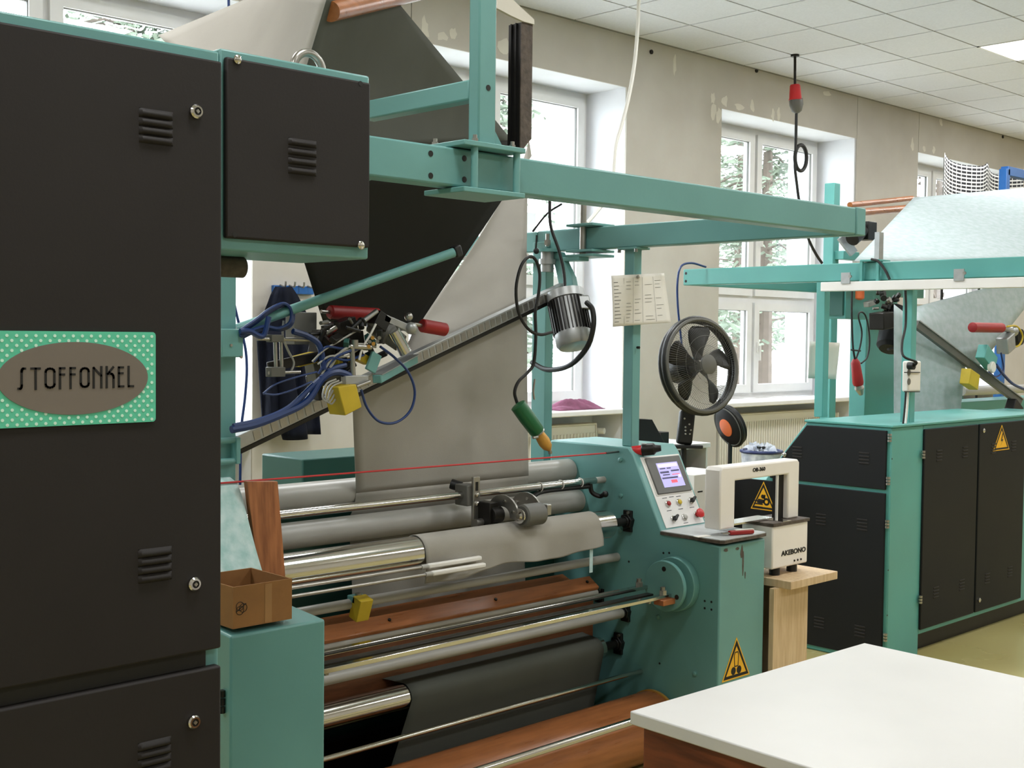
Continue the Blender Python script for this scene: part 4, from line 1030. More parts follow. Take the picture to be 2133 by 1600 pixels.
# red pull cord with switch
cord = thing('safety_pull_cord', (2.6, 2.99, 1.14), 'thin red emergency pull cord stretched between the side frames', 'cord')
s0_, s1_ = P(455, 1007, Y=2.99), P(1262, 944, Y=3.0); e_ = P(1318, 939, X=3.545)
B().cyl(s0_, s1_, .0028, 8).build('cord', 'red', cord); B().cyl(s1_, P(1290, 941, X=3.53), .004, 8).build('turnbuckle', 'dark_steel', cord)
B().torus(P(1300, 940, X=3.535), (0, .6, 1), .010, .0025, 16, 6).build('shackle', 'steel', cord)
a_, b_ = P(1312, 940, X=3.54), P(1372, 934, X=3.60); d_ = b_-a_
B().lathe(a_, d_, [(0, .012), (.01, .018), (.045, .019), (.055, .013)], 18).build('pull_button', 'red', cord)
B().lathe(a_+d_*.38, d_, [(0, .016), (.008, .023), (d_.length*.45, .023), (d_.length*.52, .015), (d_.length*.7, .011)], 18).build('switch_body', 'dark_steel', cord)
B().cyl(a_+d_*.5+V((0, 0, .01)), a_+d_*.5+V((0, 0, .024)), .012, 12).build('switch_cap', 'aluminium', cord)
# folding knife and card on the tray
kn = thing('utility_knife', (3.72, 2.68, trayz), 'red utility knife lying on the grey console tray', 'knife')
kp = P(1540, 1109, Z=trayz+.009); kd = V((1, -.35, 0)).normalized()
B().bar(kp-kd*.045, kp+kd*.06, .02, .016).build('knife_handle', 'red_rubber', kn, bevel=.005); B().bar(kp-kd*.075, kp-kd*.045, .014, .005).build('knife_blade', 'steel', kn)
B().bar(kp-kd*.02+V((0, 0, .0085)), kp+kd*.06+V((0, 0, .0085)), .012, .004).build('handle_inlay', 'white_plastic', kn)
kp = P(1463, 1117, Z=trayz+.001)
tag(B().obox(kp, V((1, -.2, 0)).normalized()*.032, V((.2, 1, 0)).normalized()*.013, (0, 0, .001)).build('paper_card', 'paper', smooth=False), 'small white card lying on the grey console tray', 'card')
# green electric scissors hanging on a cable
gs = thing('electric_scissors', P(1110, 900, Y=3.02), 'green electric hand scissors with yellow tip hanging on a black cable', 'scissors')
a_, b_ = P(1078, 843, Y=3.05), P(1122, 903, Y=3.02); d_ = (b_-a_); L_ = d_.length
B().lathe(a_, d_, [(0, .020), (.003, .028), (L_*.45, .029), (L_*.9, .027), (L_, .022)], 22).build('handle', 'green_tool', gs)
B().torus(a_+d_*.985, d_, .023, .003, 20, 6).build('collar', 'steel', gs)
c_ = P(1145, 938, Y=3.01); dd = c_-b_
B().lathe(b_, dd, [(0, .018), (dd.length*.25, .020), (dd.length*.5, .022), (dd.length*.8, .018), (dd.length, .006)], 16).build('head', 'brass', gs)
B().obox(b_+dd*.55-CR*.017-CF*.006, dd.normalized()*.032, CR*.004, CF*.008).build('blade_guard', 'dark_steel', gs, bevel=.003); B().cyl(c_, c_+V((.004, 0, -.012)), .007, 8).build('blade', 'steel', gs)
B().cyl(P(1110, 912, Y=3.0), P(1120, 910, Y=3.0), .005, 8).build('trigger', 'steel', gs)
B().tube([P(u, v, Y=3.08) for u, v in ((1078, 842), (1072, 818), (1080, 795), (1100, 775), (1112, 755), (1116, 700), (1115, 650), (1122, 610), (1124, 570), (1116, 542), (1102, 535), (1085, 555), (1075, 600), (1080, 650), (1100, 685), (1125, 697), (1150, 692))], .0058, 8, 6).build('cable', 'black_rubber', gs)
B().tube([P(1113, 832, Y=3.08), P(1111, 815, Y=3.08), P(1114, 790, Y=3.08)], .004, 6, 3).build('hanger_hook', 'steel', gs)
# production sheet pinned on the post
sh = thing('production_sheet', P(1330, 625, Y=3.03), 'white handwritten table sheet pinned to the teal post', 'paper')
c_ = [P(1273, 574, Y=3.035), P(1386, 569, Y=3.03), P(1396, 672, Y=2.99), P(1274, 681, Y=3.03)]
def pfn(u, v):
    p = (c_[0]*(1-u)+c_[1]*u)*(1-v)+(c_[3]*(1-u)+c_[2]*u)*v
    return p+V((0, -.006*math.sin(u*5+v*2), 0))
po_ = B().grid(pfn, 14, 14).build('sheet', 'paper', sh, solid=.0006)
ln = B()
for i in range(12):
    v = .14+i*.07
    for (u0, u1) in ((.03, .16), (.24, .34), (.4, .52), (.6, .75), (.8, .95)):
        if u0 > .1 and random.random() < .35: continue
        a_, b_ = V(pfn(u0, v)), V(pfn(u0+(u1-u0)*random.uniform(.5, 1), v)); ln.bar(a_+V((0, -.0012, 0)), b_+V((0, -.0012, 0)), .0006, .0016 if u0 < .1 else .0009)
for u in (.2, .37, .55, .77): ln.bar(V(pfn(u, .06))+V((0, -.001, 0)), V(pfn(u, .96))+V((0, -.001, 0)), .0005, .0005)
ln.build('handwriting', 'ink', sh, smooth=False)
B().ball(P(1329, 577, Y=3.02), .007, 10).build('pin', 'steel', sh)
# long white table in the foreground
TZ = .78
tb = thing('work_table', (2.3, 1.2, 0), 'large white-topped work table with reddish wooden body', 'table')
k0_, k1_ = P(1312, 1481, Z=TZ), P(1800, 1339, Z=TZ); ux = (k1_-k0_).normalized(); uy = V((ux.y, -ux.x, 0)); wt = (k1_-k0_).length; dt = 1.35
wt_ = wt
def tp(a, b_, z): q = k0_+ux*a+uy*b_; return V((q.x, q.y, z))
B().obox(tp(wt/2, dt/2, TZ-.014), ux*wt/2, uy*dt/2, V((0, 0, .014))).build('table_top', 'laminate', tb, bevel=.003)
B().obox(tp(wt/2, dt/2, (TZ-.028)/2+.03), ux*(wt/2-.02), uy*(dt/2-.02), V((0, 0, (TZ-.028)/2-.03))).build('table_body', 'wood_dark', tb, bevel=.003)
for a in (.03, wt-.03):
    for b_ in (.03, dt-.03): B().obox(tp(a, b_, .03), ux*.02, uy*.02, (0, 0, .03)).build('foot', 'black', tb)
# wooden bench with the banding machine
BZ = .655
bn = thing('wooden_bench', (4.2, 2.85, 0), 'light oak side table carrying the white banding machine', 'table')
q = P(1745, 1190, Z=BZ); q_ = P(1596, 1222, Z=BZ)
bx0_, bx1_, by0_, by1_ = 3.85, q.x, q.y, q.y+.42
B().box(bx0_, bx1_, by0_, by1_, BZ-.03, BZ).build('table_top', 'wood_light', bn, bevel=.002)
lp = P(1683, 1230, Y=by0_+.05).x
B().box(lp-.02, lp, by0_+.05, by1_-.03, 0, BZ-.03).build('side_panel', 'wood_light', bn); B().box(bx0_+.03, bx0_+.05, by0_+.2, by1_-.03, 0, BZ-.03).build('side_panel', 'wood_dark', bn)
lf = P(1611, 1300, Y=by0_+.05).x
B().box(lf, lp-.02, by0_+.05, by0_+.07, 0, BZ-.03).build('front_panel', 'wood_light', bn); B().box(bx0_+.05, lp-.02, by1_-.05, by1_-.03, .05, BZ-.03).build('back_panel', 'wood_dark', bn)
# banding machine
bd = thing('banding_machine', (4.15, 2.9, BZ), 'white arch banding machine on the oak side table', 'machine')
yb_ = by0_+.09
bl, br = 3.86, P(1682, 1150, Y=yb_).x
zb0, zb1 = BZ+.03, P(1682, 1085, Y=yb_).z
bbx = B().box(bl, br, yb_, yb_+.14, zb0, zb1).build('base_body', 'binder_white', bd, bevel=.006)
B().box(bl-.004, br+.004, yb_-.006, yb_+.145, zb1, zb1+.012).build('work_top', 'worn_edge', bd, bevel=.002)
B().box(bl+.06, br-.12, yb_-.004, yb_+.1, zb1+.004, zb1+.0135).build('steel_table', 'chrome', bd)
for xx in (bl+.06, br-.06): [B().cyl((xx, yy_, BZ), (xx, yy_, zb0), .02, 14).build('foot', 'black', bd) for yy_ in (yb_+.03, yb_+.11)]
al, ar = P(1501, 1000, Y=yb_+.03).x, P(1665, 1000, Y=yb_+.03).x
at0, at1 = zb1+.012, P(1580, 966, Y=yb_+.03).z
il, ir, it = P(1532, 1000, Y=yb_+.03).x, P(1642, 1000, Y=yb_+.03).x, P(1585, 995, Y=yb_+.03).z
ya0, ya1 = yb_+.03, yb_+.10
ap = B().prism([(al, at0), (al, at1-.012), (al+.012, at1), (ar-.012, at1), (ar, at1-.012), (ar, at0), (ir, at0), (ir, it), (il, it), (il, at0)], 'y', ya0, ya1)
arch = ap.build('arch', 'binder_white', bd, bevel=.006)
B().box(ir-.03, ir-.001, ya0+.02, ya1-.02, at0, it).build('tape_guide', 'dark_steel', bd); B().box(ir-.066, ir-.058, ya0+.004, ya0+.012, at0, it).build('guide_strip', 'white_plastic', bd)
B().box(il+.001, il+.006, ya0+.02, ya1-.02, at0, it-.05).build('tape_guide', 'aluminium', bd)
B().box(il+.02, ir-.05, ya0+.03, ya0+.10, zb1+.0135, zb1+.02).build('press_plate', 'chrome', bd)
text('OB-360', .019, 'model_label', 'black_ink', arch, P(1568, 983, Y=ya0-.0008), (1, 0, 0), (0, 0, 1), bold=.0006, sx=1.3)
nm = P(1612, 1166, Y=yb_-.0008); text('AKEBONO', .026, 'brand_label', 'black_ink', bbx, (br-.014, yb_-.0008, zb0+.045), (1, 0, 0), (0, 0, 1), bold=.0008, sx=1.3, align='RIGHT')
fl = B()
for k in range(4): fl.box(al+.10, al+.10+.03+.02*random.random(), yb_-.0006, yb_, zb0+.085-k*.011, zb0+.087-k*.011)
fl.build('fine_print', 'ink', bbx, smooth=False)
for k in range(3): B().cyl((br-.09+k*.022, yb_, zb0+.018), (br-.09+k*.022, yb_-.003, zb0+.018), .004, 8).build('switch', 'dark_steel', bbx)
#, Y=ya0+.03); w1 = P(1614, 1066, Y=ya0+.03); wt2 = P(1589, 1003, Y=ya0+.03)
#.box(il+.09, ir-.037, ya0+.031, ya0+.034, at0+.006, it).build('clear_guard', 'window_glass', bd, smooth=False)
#+w1.x)/2, ya0+.0302, w0.z-.004), (1, 0, 0), (0, 0, 1), w1.x-w0.x, wt2.z-w0.z, gp, 'hand')
sp_ = thing('supply_box', P(1450, 1090, Y=3.6), 'tall white carton standing behind the console and the banding machine', 'box')
a_, b_ = P(1446, 990, Y=3.80), P(1488, 1100, Y=3.80)
B().box(a_.x, b_.x+.12, 3.80, 4.05, 0, a_.z).build('carton_body', 'white_paint', sp_, bevel=.003)
B().box(a_.x+.03, a_.x+.07, 3.799, 3.80, a_.z-.09, a_.z-.083).build('carton_print', 'black_ink', sp_)
B().box(a_.x-.001, b_.x+.121, 3.799, 4.051, a_.z-.22, a_.z-.217).build('carton_seam', 'mid_grey', sp_)
# pedestal fan
def fan(base, head, axis, R, label, pole_top, front='mid_grey', orange=False, guard=True):
    t = thing('pedestal_fan', base, label, 'fan')
    axis = V(axis).normalized(); head = V(head); side = axis.cross(V((0, 0, 1))).normalized(); upv = side.cross(axis)
    B().lathe(base, (0, 0, 1), [(0, .19), (.012, .2), (.03, .17), (.05, .04)], 28).build('base', 'black', t)
    B().cyl(V(base)+V((0, 0, .04)), pole_top, .013, 14).build('pole', 'black', t)
    (B().torus(head, axis, R, .015, 44, 10).torus(head-axis*.025, axis, R*.985, .014, 44, 8) if guard else B().torus(head, axis, R*.96, .010, 44, 8)).build('guard_ring', 'black', t)
    B().torus(head+axis*.012, axis, R*.985 if guard else R*.9, .010 if guard else .004, 44, 6).build('guard_rim', front, t)
    if guard:
        gd = B(); n = 110
        for i in range(n):
            th = 2*math.pi*i/n; rd = side*math.cos(th)+upv*math.sin(th)
            gd.tube([head+axis*.055+rd*R*.2, head+axis*.045+rd*R*.6, head+axis*.012+rd*R*.97], .0007, 3, 2)
            gd.tube([head-axis*.085+rd*R*.2, head-axis*.075+rd*R*.6, head-axis*.02+rd*R*.97], .0007, 3, 2)
        for rr in (.4, .62, .84): gd.torus(head+axis*(.055-.04*max(0, rr-.5)), axis, R*rr, .0008, 40, 3)
        gd.build('wire_guard', 'mid_grey', t, kind='stuff')
        B().lathe(head+axis*.045, axis, [(0, R*.2), (.012, R*.21), (.018, R*.16)], 28).build('hub_cap', front, t)
        for k in range(5):
            th0 = math.radians(92+72*k); bl_ = B()
            def bf(u, v):
                r_ = R*(.12+.74*u); wd = .10+.34*math.sin(min(1, u*1.15)*math.pi*.62)
                th = th0+(v-.5)*wd*1.5+.35*(u-.5)*0.6
                if u > .9: th = th0+(v-.5)*wd*1.5*(1-(u-.9)*4)+.35*(u-.5)*.6
                return head-axis*(.01-.045*(v-.5)*(1.1-.4*u))+side*r_*math.cos(th)+upv*r_*math.sin(th)
            bl_.grid(bf, 10, 6).build('blade', 'black', t, solid=.003)
        B().lathe(head-axis*.02, -axis, [(0, R*.13), (.02, R*.16)], 20).build('blade_hub', 'black', t)
    else:
        B().lathe(head-axis*.03, axis, [(0, R*.95), (.03, R*.98), (.05, R*.8), (.055, R*.3)], 40).build('front_cover', 'panel_black', t)
        B().lathe(head+axis*.024, axis, [(0, R*.42), (.004, R*.42), (.006, R*.38)], 28).build('centre_badge', 'orange', t)
    if guard: B().lathe(head-axis*.06, -axis, [(0, R*.2), (.03, R*.3), (.1, R*.3), (.14, R*.2)], 24).build('motor_housing', 'black', t)
    return t
fd = 5.5
fh = V((0, 0, CAM_H))+(CR*((1459-CX)/F_PX)+CD*((762-CY)/F_PX)+CF)*fd
fax = (-CF*.80-CR*-.56-CD*-.12); 
tb_ = V((0, 0, CAM_H))+(CR*((1424-CX)/F_PX)+CD*((935-CY)/F_PX)+CF)*(fd+.12)
pf = fan((tb_.x, tb_.y, 0), fh, -CF*.82+CR*.55-CD*.10, .21, 'black pedestal fan with five blades standing behind the touch panel', (tb_.x, tb_.y, tb_.z))
pf_c0 = tb_; pf_top = V((0, 0, CAM_H))+(CR*((1432-CX)/F_PX)+CD*((855-CY)/F_PX)+CF)*(fd+.12)
cbo = B().bar(tb_+V((0, 0, .02)), pf_top, .07, .055, up=CF).build('control_column', 'black', pf, bevel=.012)
for u, v in ((1426, 872), (1428, 890), (1428, 897), (1439, 896), (1428, 904), (1437, 904), (1436, 884)):
    B().ball(V((0, 0, CAM_H))+(CR*((u-CX)/F_PX)+CD*((v-CY)/F_PX)+CF)*(fd+.12-.04), .0045, 8).build('control_button', 'steel', cbo)
B().obox(tb_+V((.01, 0, .01)), CR*.075, V((0, 0, .008)), CF*.05).build('remote_tray', 'black', pf, bevel=.004)
f2 = V((0, 0, CAM_H))+(CR*((1519-CX)/F_PX)+CD*((888-CY)/F_PX)+CF)*7.2
p2 = V((0, 0, CAM_H))+(CR*((1521-CX)/F_PX)+CD*((922-CY)/F_PX)+CF)*7.24
fan((p2.x, p2.y, 0), f2, -CF*.40-CR*.84+CD*.36, .128, 'black fan with a round orange badge tilted beside the radiator', (p2.x, p2.y, p2.z), guard=False, orange=True)
# black sloped cabinet behind the console
bc = thing('black_cover', P(1362, 930, Y=4.1), 'black sloped metal cover behind the touch panel', 'cabinet')
pts = [P(u, v, Y=4.1) for u, v in ((1322, 872), (1359, 874), (1386, 924))]
B().prism([(pts[0].x, pts[0].z), (pts[1].x, pts[1].z), (pts[2].x, pts[2].z), (pts[2].x, 0), (pts[0].x, 0)], 'y', 4.1, 4.16).build('cover_body', 'panel_black', bc, bevel=.003)
a_ = P(1378, 901, Y=4.16); b_ = P(1395, 924, Y=4.16); B().box(a_.x, b_.x, 4.165, 4.3, 0, a_.z).build('cover_step', 'dark_steel', bc, bevel=.003)
# white side table with wooden drawers near the wall
st = thing('drawer_table', P(1450, 1080, Y=4.6), 'white side table with open wooden shelf behind the fan', 'table')
a_, b_ = P(1400, 928, Y=4.6), P(1475, 928, Y=4.6); zt_ = a_.z
B().box(a_.x-.1, b_.x, 4.58, 5.0, zt_-.03, zt_).build('table_top', 'white_paint', st, bevel=.003)
c1_ = P(1464, 1000, Y=4.62).x
B().box(c1_, b_.x-.005, 4.6, 5.0, 0, zt_-.03).build('side_panel', 'white_paint', st); B().box(a_.x-.09, a_.x-.07, 4.6, 5.0, 0, zt_-.03).build('side_panel', 'white_paint', st)
for zz in (zt_-.16, zt_-.33, .1): B().box(a_.x-.07, c1_, 4.62, 4.98, zz-.02, zz).build('shelf', 'wood_orange', st)
B().box(a_.x-.07, c1_, 4.96, 4.98, .1, zt_-.03).build('back_panel', 'wood_red', st)
# wire bin full of bags
bs = thing('waste_bin', P(1585, 1000, Y=5.2), 'clear bin with dark blue rim full of crumpled bags', 'bin')
c_ = P(1586, 940, Y=5.2); R_ = .145
B().lathe((c_.x, c_.y, 0), (0, 0, 1), [(0, R_*.8), (c_.z, R_)], 28).build('bin_body', 'bag_grey', bs)
B().torus((c_.x, c_.y, c_.z), (0, 0, 1), R_, .012, 32, 8).build('bin_rim', 'dark_blue', bs)
cr = B()
for k in range(26):
    th = random.uniform(0, 6.28); rr = R_*.85*math.sqrt(random.random()); p_ = V((c_.x+rr*math.cos(th), c_.y+rr*math.sin(th), c_.z+.012+random.uniform(-.01, .02)))
    a_ = V((random.gauss(0,1), random.gauss(0,1), random.gauss(0,1))).normalized()*.04; b__ = a_.orthogonal().normalized()*.03; cr.add([p_-a_, p_+b__+V((0,0,.02)), p_+a_, p_-b__], [(0,1,2,3)])
cr.build('crumpled_bags', 'bag_grey', bs, smooth=False, kind='stuff')
cr2 = B()
for k in range(7):
    p_ = V((c_.x+random.uniform(-.08, .08), c_.y+random.uniform(-.08, .08), c_.z+.03)); cr2.ball(p_, .016, 6, (1.3, 1, .7))
cr2.build('dark_scraps', 'black', bs, smooth=False, kind='stuff')
# jacket on coat hooks
hk = thing('coat_rack', P(608, 604, Y=6.29), 'blue coat hook strip on the wall beside the window', 'coat rack')
a_, b_ = P(567, 594, Y=6.29), P(650, 614, Y=6.29)
B().box(a_.x, b_.x, 6.27, 6.299, b_.z, a_.z).build('hook_board', 'blue_paint', hk, bevel=.003)
for k in range(4): xx = a_.x+(b_.x-a_.x)*(.15+.23*k); B().tube([(xx, 6.27, b_.z+.05), (xx, 6.22, b_.z+.04), (xx, 6.21, b_.z+.07)], .006, 6, 4).build('hook', 'steel', hk)
jk = thing('jacket', P(595, 800, Y=6.2), 'dark navy jacket hanging from the blue hook strip', 'jacket')
def jf(u, v):
    cx_ = 590+18*v; top = 598; bot = 905
    wd = 16+44*min(1, v*3.2)**.8
    px = cx_+(u-.5)*2*wd*1.0; y_ = 6.20-.05*math.sin(u*math.pi)-.022*math.cos(u*22+v*3)*min(1, v*2)
    return P(px, top+(bot-top)*v, Y=y_)
B().grid(jf, 36, 18).build('jacket_body', 'navy_cloth', jk, solid=.012)
def slv(u, v):
    th = u*2*math.pi; c0 = P(575+40*v, 690+225*v, Y=6.17); r_ = .07+.012*math.sin(v*9); return c0+V((r_*math.cos(th), r_*.8*math.sin(th), 0))
B().grid(slv, 14, 12).build('sleeve', 'navy_cloth', jk, solid=.008)
# purple cloth on the sill
pcx = P(1195, 838, Y=6.4)
def pf_(u, v):
    return (pcx.x-.22+.5*u, 6.33+.2*v, .987+.055*abs(math.sin(u*7+v*5))*math.sin(v*math.pi)*math.sin(u*math.pi)**.5+.03*math.sin(v*math.pi)*math.sin(u*math.pi))
tag(B().grid(pf_, 26, 12).build('folded_cloth', 'purple_cloth', solid=.006), 'crumpled purple cloth lying on the window sill', 'cloth')
# cables from the ceiling
pcab = thing('power_cable', P(1656, 114, Z=CEIL), 'black ceiling cable with a red plug and a tied coil', 'cable')
yy = P(1656, 114, Z=CEIL).y
g_ = lambda u, v: P(u, v, Y=yy)
B().cyl(g_(1656, 114)+V((0, 0, .01)), g_(1656, 118), .035, 16).build('ceiling_rose', 'dark_steel', pcab)
B().tube([g_(1656, 114), g_(1656, 150), g_(1656, 178)], .011, 8, 3).build('cable', 'dark_steel', pcab)
a_, b_ = g_(1656, 176), g_(1657, 208); B().lathe(a_, b_-a_, [(0, .035), (.01, .042), ((b_-a_).length*.9, .05), ((b_-a_).length, .058)], 18).build('plug', 'red', pcab)
a_, b_ = g_(1658, 206), g_(1660, 236); B().lathe(a_, b_-a_, [(0, .056), (.05, .056), (.1, .04), ((b_-a_).length, .018)], 18).build('socket', 'mid_grey', pcab)
B().tube([g_(u, v) for u, v in ((1659, 234), (1658, 280), (1657, 320), (1656, 350), (1660, 385), (1664, 415), (1672, 455), (1685, 500), (1700, 530), (1712, 548))], .012, 8, 5).build('cable', 'black_rubber', pcab)
B().tube([g_(1668+12*math.cos(t*.5), 329+27*math.sin(t*.5)) for t in range(27)], .016, 8, 2).build('cable_coil', 'black_rubber', pcab)
wc = thing('white_cable', P(1332, 0, Y=5.2), 'thin white cable hanging from the ceiling by the window', 'cable')
wtop = P(1332, 0, Y=5.2)
B().tube([(wtop.x+.02, 5.2, CEIL)]+[P(u, v, Y=5.2) for u, v in ((1331, 0), (1328, 60), (1322, 130), (1310, 200), (1295, 260), (1283, 300), (1279, 340), (1276, 375), (1262, 415), (1240, 445), (1222, 465))], .012, 8, 5).build('cable', 'white_plastic', wc)

# ================================================================== FAR FABRIC MACHINE
m2 = thing('fabric_machine', (6.0, 3.4, 0), 'teal fabric machine with black doors, mint cloth and a white lamp bar', 'machine')
X2, Y2, H2 = 5.298, 2.94, 1.13
pr2 = [(Y2, .0), (Y2, H2), (3.404, H2), (3.545, .955), (3.64, .82), (3.95, .80), (3.95, 0)]
B().prism(pr2, 'x', X2, 5.60).build('side_frame', 'teal_blue', m2, bevel=.006)
B().box(5.60, 7.4, Y2, 3.35, .10, H2).build('cabinet_body', 'teal_blue', m2, bevel=.006)
B().box(5.60, 7.4, Y2+.06, 3.3, 0, .10).build('plinth', 'dark_steel', m2)
B().box(X2-.01, 6.9, Y2-.012, 3.41, H2, H2+.012).build('cover_plate', 'teal_blue', m2, bevel=.003)
xd = X2-.012
d1 = B().prism([(Y2+.02, .835), (Y2+.02, H2-.015), (3.395, H2-.015), (3.53, .955), (3.61, .835)], 'x', xd, X2).build('side_door', 'panel_black', m2, bevel=.003)
d2 = B().prism([(Y2+.02, .025), (Y2+.02, .818), (3.93, .818), (3.93, .025)], 'x', xd, X2).build('side_door', 'panel_black', m2, bevel=.003)
f0, f1, f2x, f3 = P(1920, 1000, Y=Y2).x, P(2031, 1000, Y=Y2).x, P(2034, 1000, Y=Y2).x, P(2129, 1000, Y=Y2).x
d3 = B().box(f0, f1, Y2-.012, Y2, .125, H2-.02).build('front_door', 'panel_black', m2, bevel=.004)
d4 = B().box(f2x, f3, Y2-.012, Y2, .125, H2-.02).build('front_door', 'panel_black', m2, bevel=.004)
lv = {}
def vent(parent, p, face):
    for i in range(4):
        c = V(p)-V((0, 0, .016*i))
        if face not in lv:
            b_ = B().box(-.028, .028, -.003, .002, -.004, .004) if face == 'y' else B().box(-.003, .002, -.028, .028, -.004, .004)
            b_.v = [q+c for q in b_.v]; lv[face] = b_.build('louver', 'panel_dark', parent, bevel=.002)
        else: inst(lv[face], parent, c)
for u, v, pa in ((1661, 932, d1), (1800, 944, d1), (1710, 1072, d2), (1796, 1083, d2), (1706, 1287, d2), (1791, 1305, d2), (1580, 1043, d2)): vent(pa, P(u, v, X=xd), 'x')
for u, v, pa in ((1957, 939, d3), (2011, 932, d3), (2070, 925, d4), (2112, 920, d4), (1950, 1224, d3), (2004, 1209, d3), (2057, 1196, d4), (2104, 1182, d4)): vent(pa, P(u, v, Y=Y2-.012), 'y')
def hinge(p, par):
    h_ = B()
    for k in (-1, 0, 1): h_.cyl(V(p)+V((0, 0, k*.014-.005)), V(p)+V((0, 0, k*.014+.005)), .010, 10)
    h_.build('hinge', 'steel', par)
for u, v in ((1853, 912), (1850, 1002), (1848, 1092), (1844, 1328)): hinge(P(u, v, X=X2-.014), m2)
for u, v in ((1923, 947), (1917, 1249)): hinge(P(u, v, Y=Y2-.014), m2)
for u, v in ((2048, 897), (2039, 1250)):
    p = P(u, v, Y=Y2-.012); B().lathe(p, (0, -1, 0), [(0, .012), (.006, .012), (.009, .008)], 14).build('lock', 'chrome', d4)
p = P(1635, 947, X=xd); B().lathe(p, (-1, 0, 0), [(0, .012), (.006, .012), (.009, .008)], 14).build('lock', 'chrome', d1)
p0, p1, pt = P(2068, 939, Y=Y2-.012), P(2102, 936, Y=Y2-.012), P(2086, 884, Y=Y2-.012)
warn(((p0.x+p1.x)/2, Y2-.0125, p0.z-.003), (1, 0, 0), (0, 0, 1), p1.x-p0.x, pt.z-p0.z, d4, 'bolt')
w0, w1, wt2 = P(1564, 1060, X=xd), P(1616, 1066, X=xd), P(1590, 1003, X=xd)
warn((xd-.0002, (w0.y+w1.y)/2, w1.z), (0, -1, 0), (0, 0, 1), w0.y-w1.y, wt2.z-w1.z, d2, 'hand')
for u, v in ((1856, 956), (1848, 1188), (1846, 1282)):
    p = P(u+2, v, Y=Y2); B().cyl(p, p+V((0, -.001, 0)), .004, 8).build('screw_hole', 'black', m2)
# posts
for (ua, ub, yb) in ((1708, 1731, 3.47), (1889, 1914, 2.985)):
    xx0 = P((ua+ub)/2-4, 740, Y=yb).x
    B().box(xx0-.0, xx0+.05, yb, yb+.05, H2+.01, 1.86).build('post', 'teal_blue', m2, bevel=.003)
xp = P((1889+1914)/2-4, 740, Y=2.985).x
# overhead beams
bx2 = xp-.005
zlo = P(1791, 585, X=bx2).z; zhi = P(1791, 547, X=bx2).z
yfar = P(1423, 575, X=bx2).y
ob = B().box(bx2, bx2+.06, 1.9, yfar, zlo, zhi).build('side_beam', 'teal_blue', m2, bevel=.005)
for dz_ in (.022, -.022): B().cyl((bx2-.001, yfar-.02, (zlo+zhi)/2+dz_), (bx2+.002, yfar-.02, (zlo+zhi)/2+dz_), .008, 12).build('bolt_hole', 'black', ob)
B().box(bx2+.06, 8.2, yfar-.06, yfar, zlo, zhi).build('cross_beam', 'teal_blue', m2, bevel=.005)
ccy = P(1812, 560, X=bx2-.02).y
for zz in (zlo-.012, zhi+.002): B().box(bx2-.03, bx2+.09, ccy-.05, ccy+.05, zz, zz+.010).build('clamp_plate', 'teal_blue', m2, bevel=.002)
for yy_ in (ccy-.045, ccy+.045): B().box(bx2-.028, bx2-.012, yy_-.007, yy_+.007, zlo-.01, zhi+.01).build('clamp_pillar', 'teal_blue', m2)
# lamp bar
lx_ = bx2-.05
za, zb_ = P(1712, 588, X=lx_).z, P(1712, 607, X=lx_).z
yl = P(1709, 598, X=lx_).y
lb = B().box(lx_-.0, lx_+.05, 1.75, yl, zb_, za).build('lamp_housing', 'white_paint', m2, bevel=.003)
for u in (1762, 1998):
    y_ = P(u, 585, X=lx_).y; B().box(lx_-.006, lx_, y_-.025, y_+.025, za-.01, za+.045).build('lamp_bracket', 'aluminium', m2)
    B().cyl((lx_-.006, y_-.03, za+.025), (lx_-.016, y_-.03, za+.025), .008, 8).build('bracket_screw', 'steel', m2)
# column, head and motor inside
def q2(u, v, Y): return P(u, v, Y=Y)
a_, b_ = q2(1806, 640, 4.3), q2(1864, 880, 4.3); B().box(a_.x, b_.x, 4.3, 4.42, .9, 1.95).build('column', 'teal_blue', m2, bevel=.004)
a_, b_ = q2(1762, 606, 4.15), q2(1830, 666, 4.15); B().box(a_.x, b_.x, 4.15, 4.3, b_.z, a_.z+.06).build('head_box', 'teal_blue', m2, bevel=.004)
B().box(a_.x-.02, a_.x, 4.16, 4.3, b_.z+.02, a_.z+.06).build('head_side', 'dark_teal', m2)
a_, b_ = q2(1868, 640, 3.9), q2(1852, 728, 3.86); ax_ = b_-a_; L_ = ax_.length
mo2 = B().lathe(a_, ax_, [(0, .04), (.02, .07), (L_*.6, .072), (L_*.62, .08), (L_*.92, .08), (L_, .06)], 28).build('motor', 'panel_black', m2)
fn2 = B(); ax_.normalize(); e1_ = ax_.orthogonal().normalized(); e2_ = ax_.cross(e1_)
for i in range(26):
    th = 2*math.pi*i/26; rd = e1_*math.cos(th)+e2_*math.sin(th); fn2.obox(a_+ax_*L_*.38+rd*.074, ax_*L_*.2, rd*.008, ax_.cross(rd)*.002)
fn2.build('cooling_fins', 'dark_steel', mo2, kind='stuff')
p = q2(1836, 668, 3.82); B().obox(p, V((.06, 0, .006)), V((0, .05, 0)), V((-.005, 0, .05))).build('terminal_box', 'dark_steel', mo2, bevel=.006)
for k in range(16):
    u, v = 1840+random.uniform(-14, 34), 618+random.uniform(-8, 26); p = q2(u, v, 3.86+random.uniform(-.05, .05))
    B().cyl(p, p+V((random.uniform(-.03, .03), random.uniform(-.03, .03), random.uniform(-.03, .03))), random.uniform(.008, .02), 10).build('chain_part', random.choice(('dark_steel', 'black', 'steel')), m2)
p = q2(1791, 615, 4.1); B().lathe(p, (0, 0, 1), [(-.03, .012), (-.02, .028), (.03, .028), (.045, .01)], 16).build('signal_lamp', 'orange', m2)
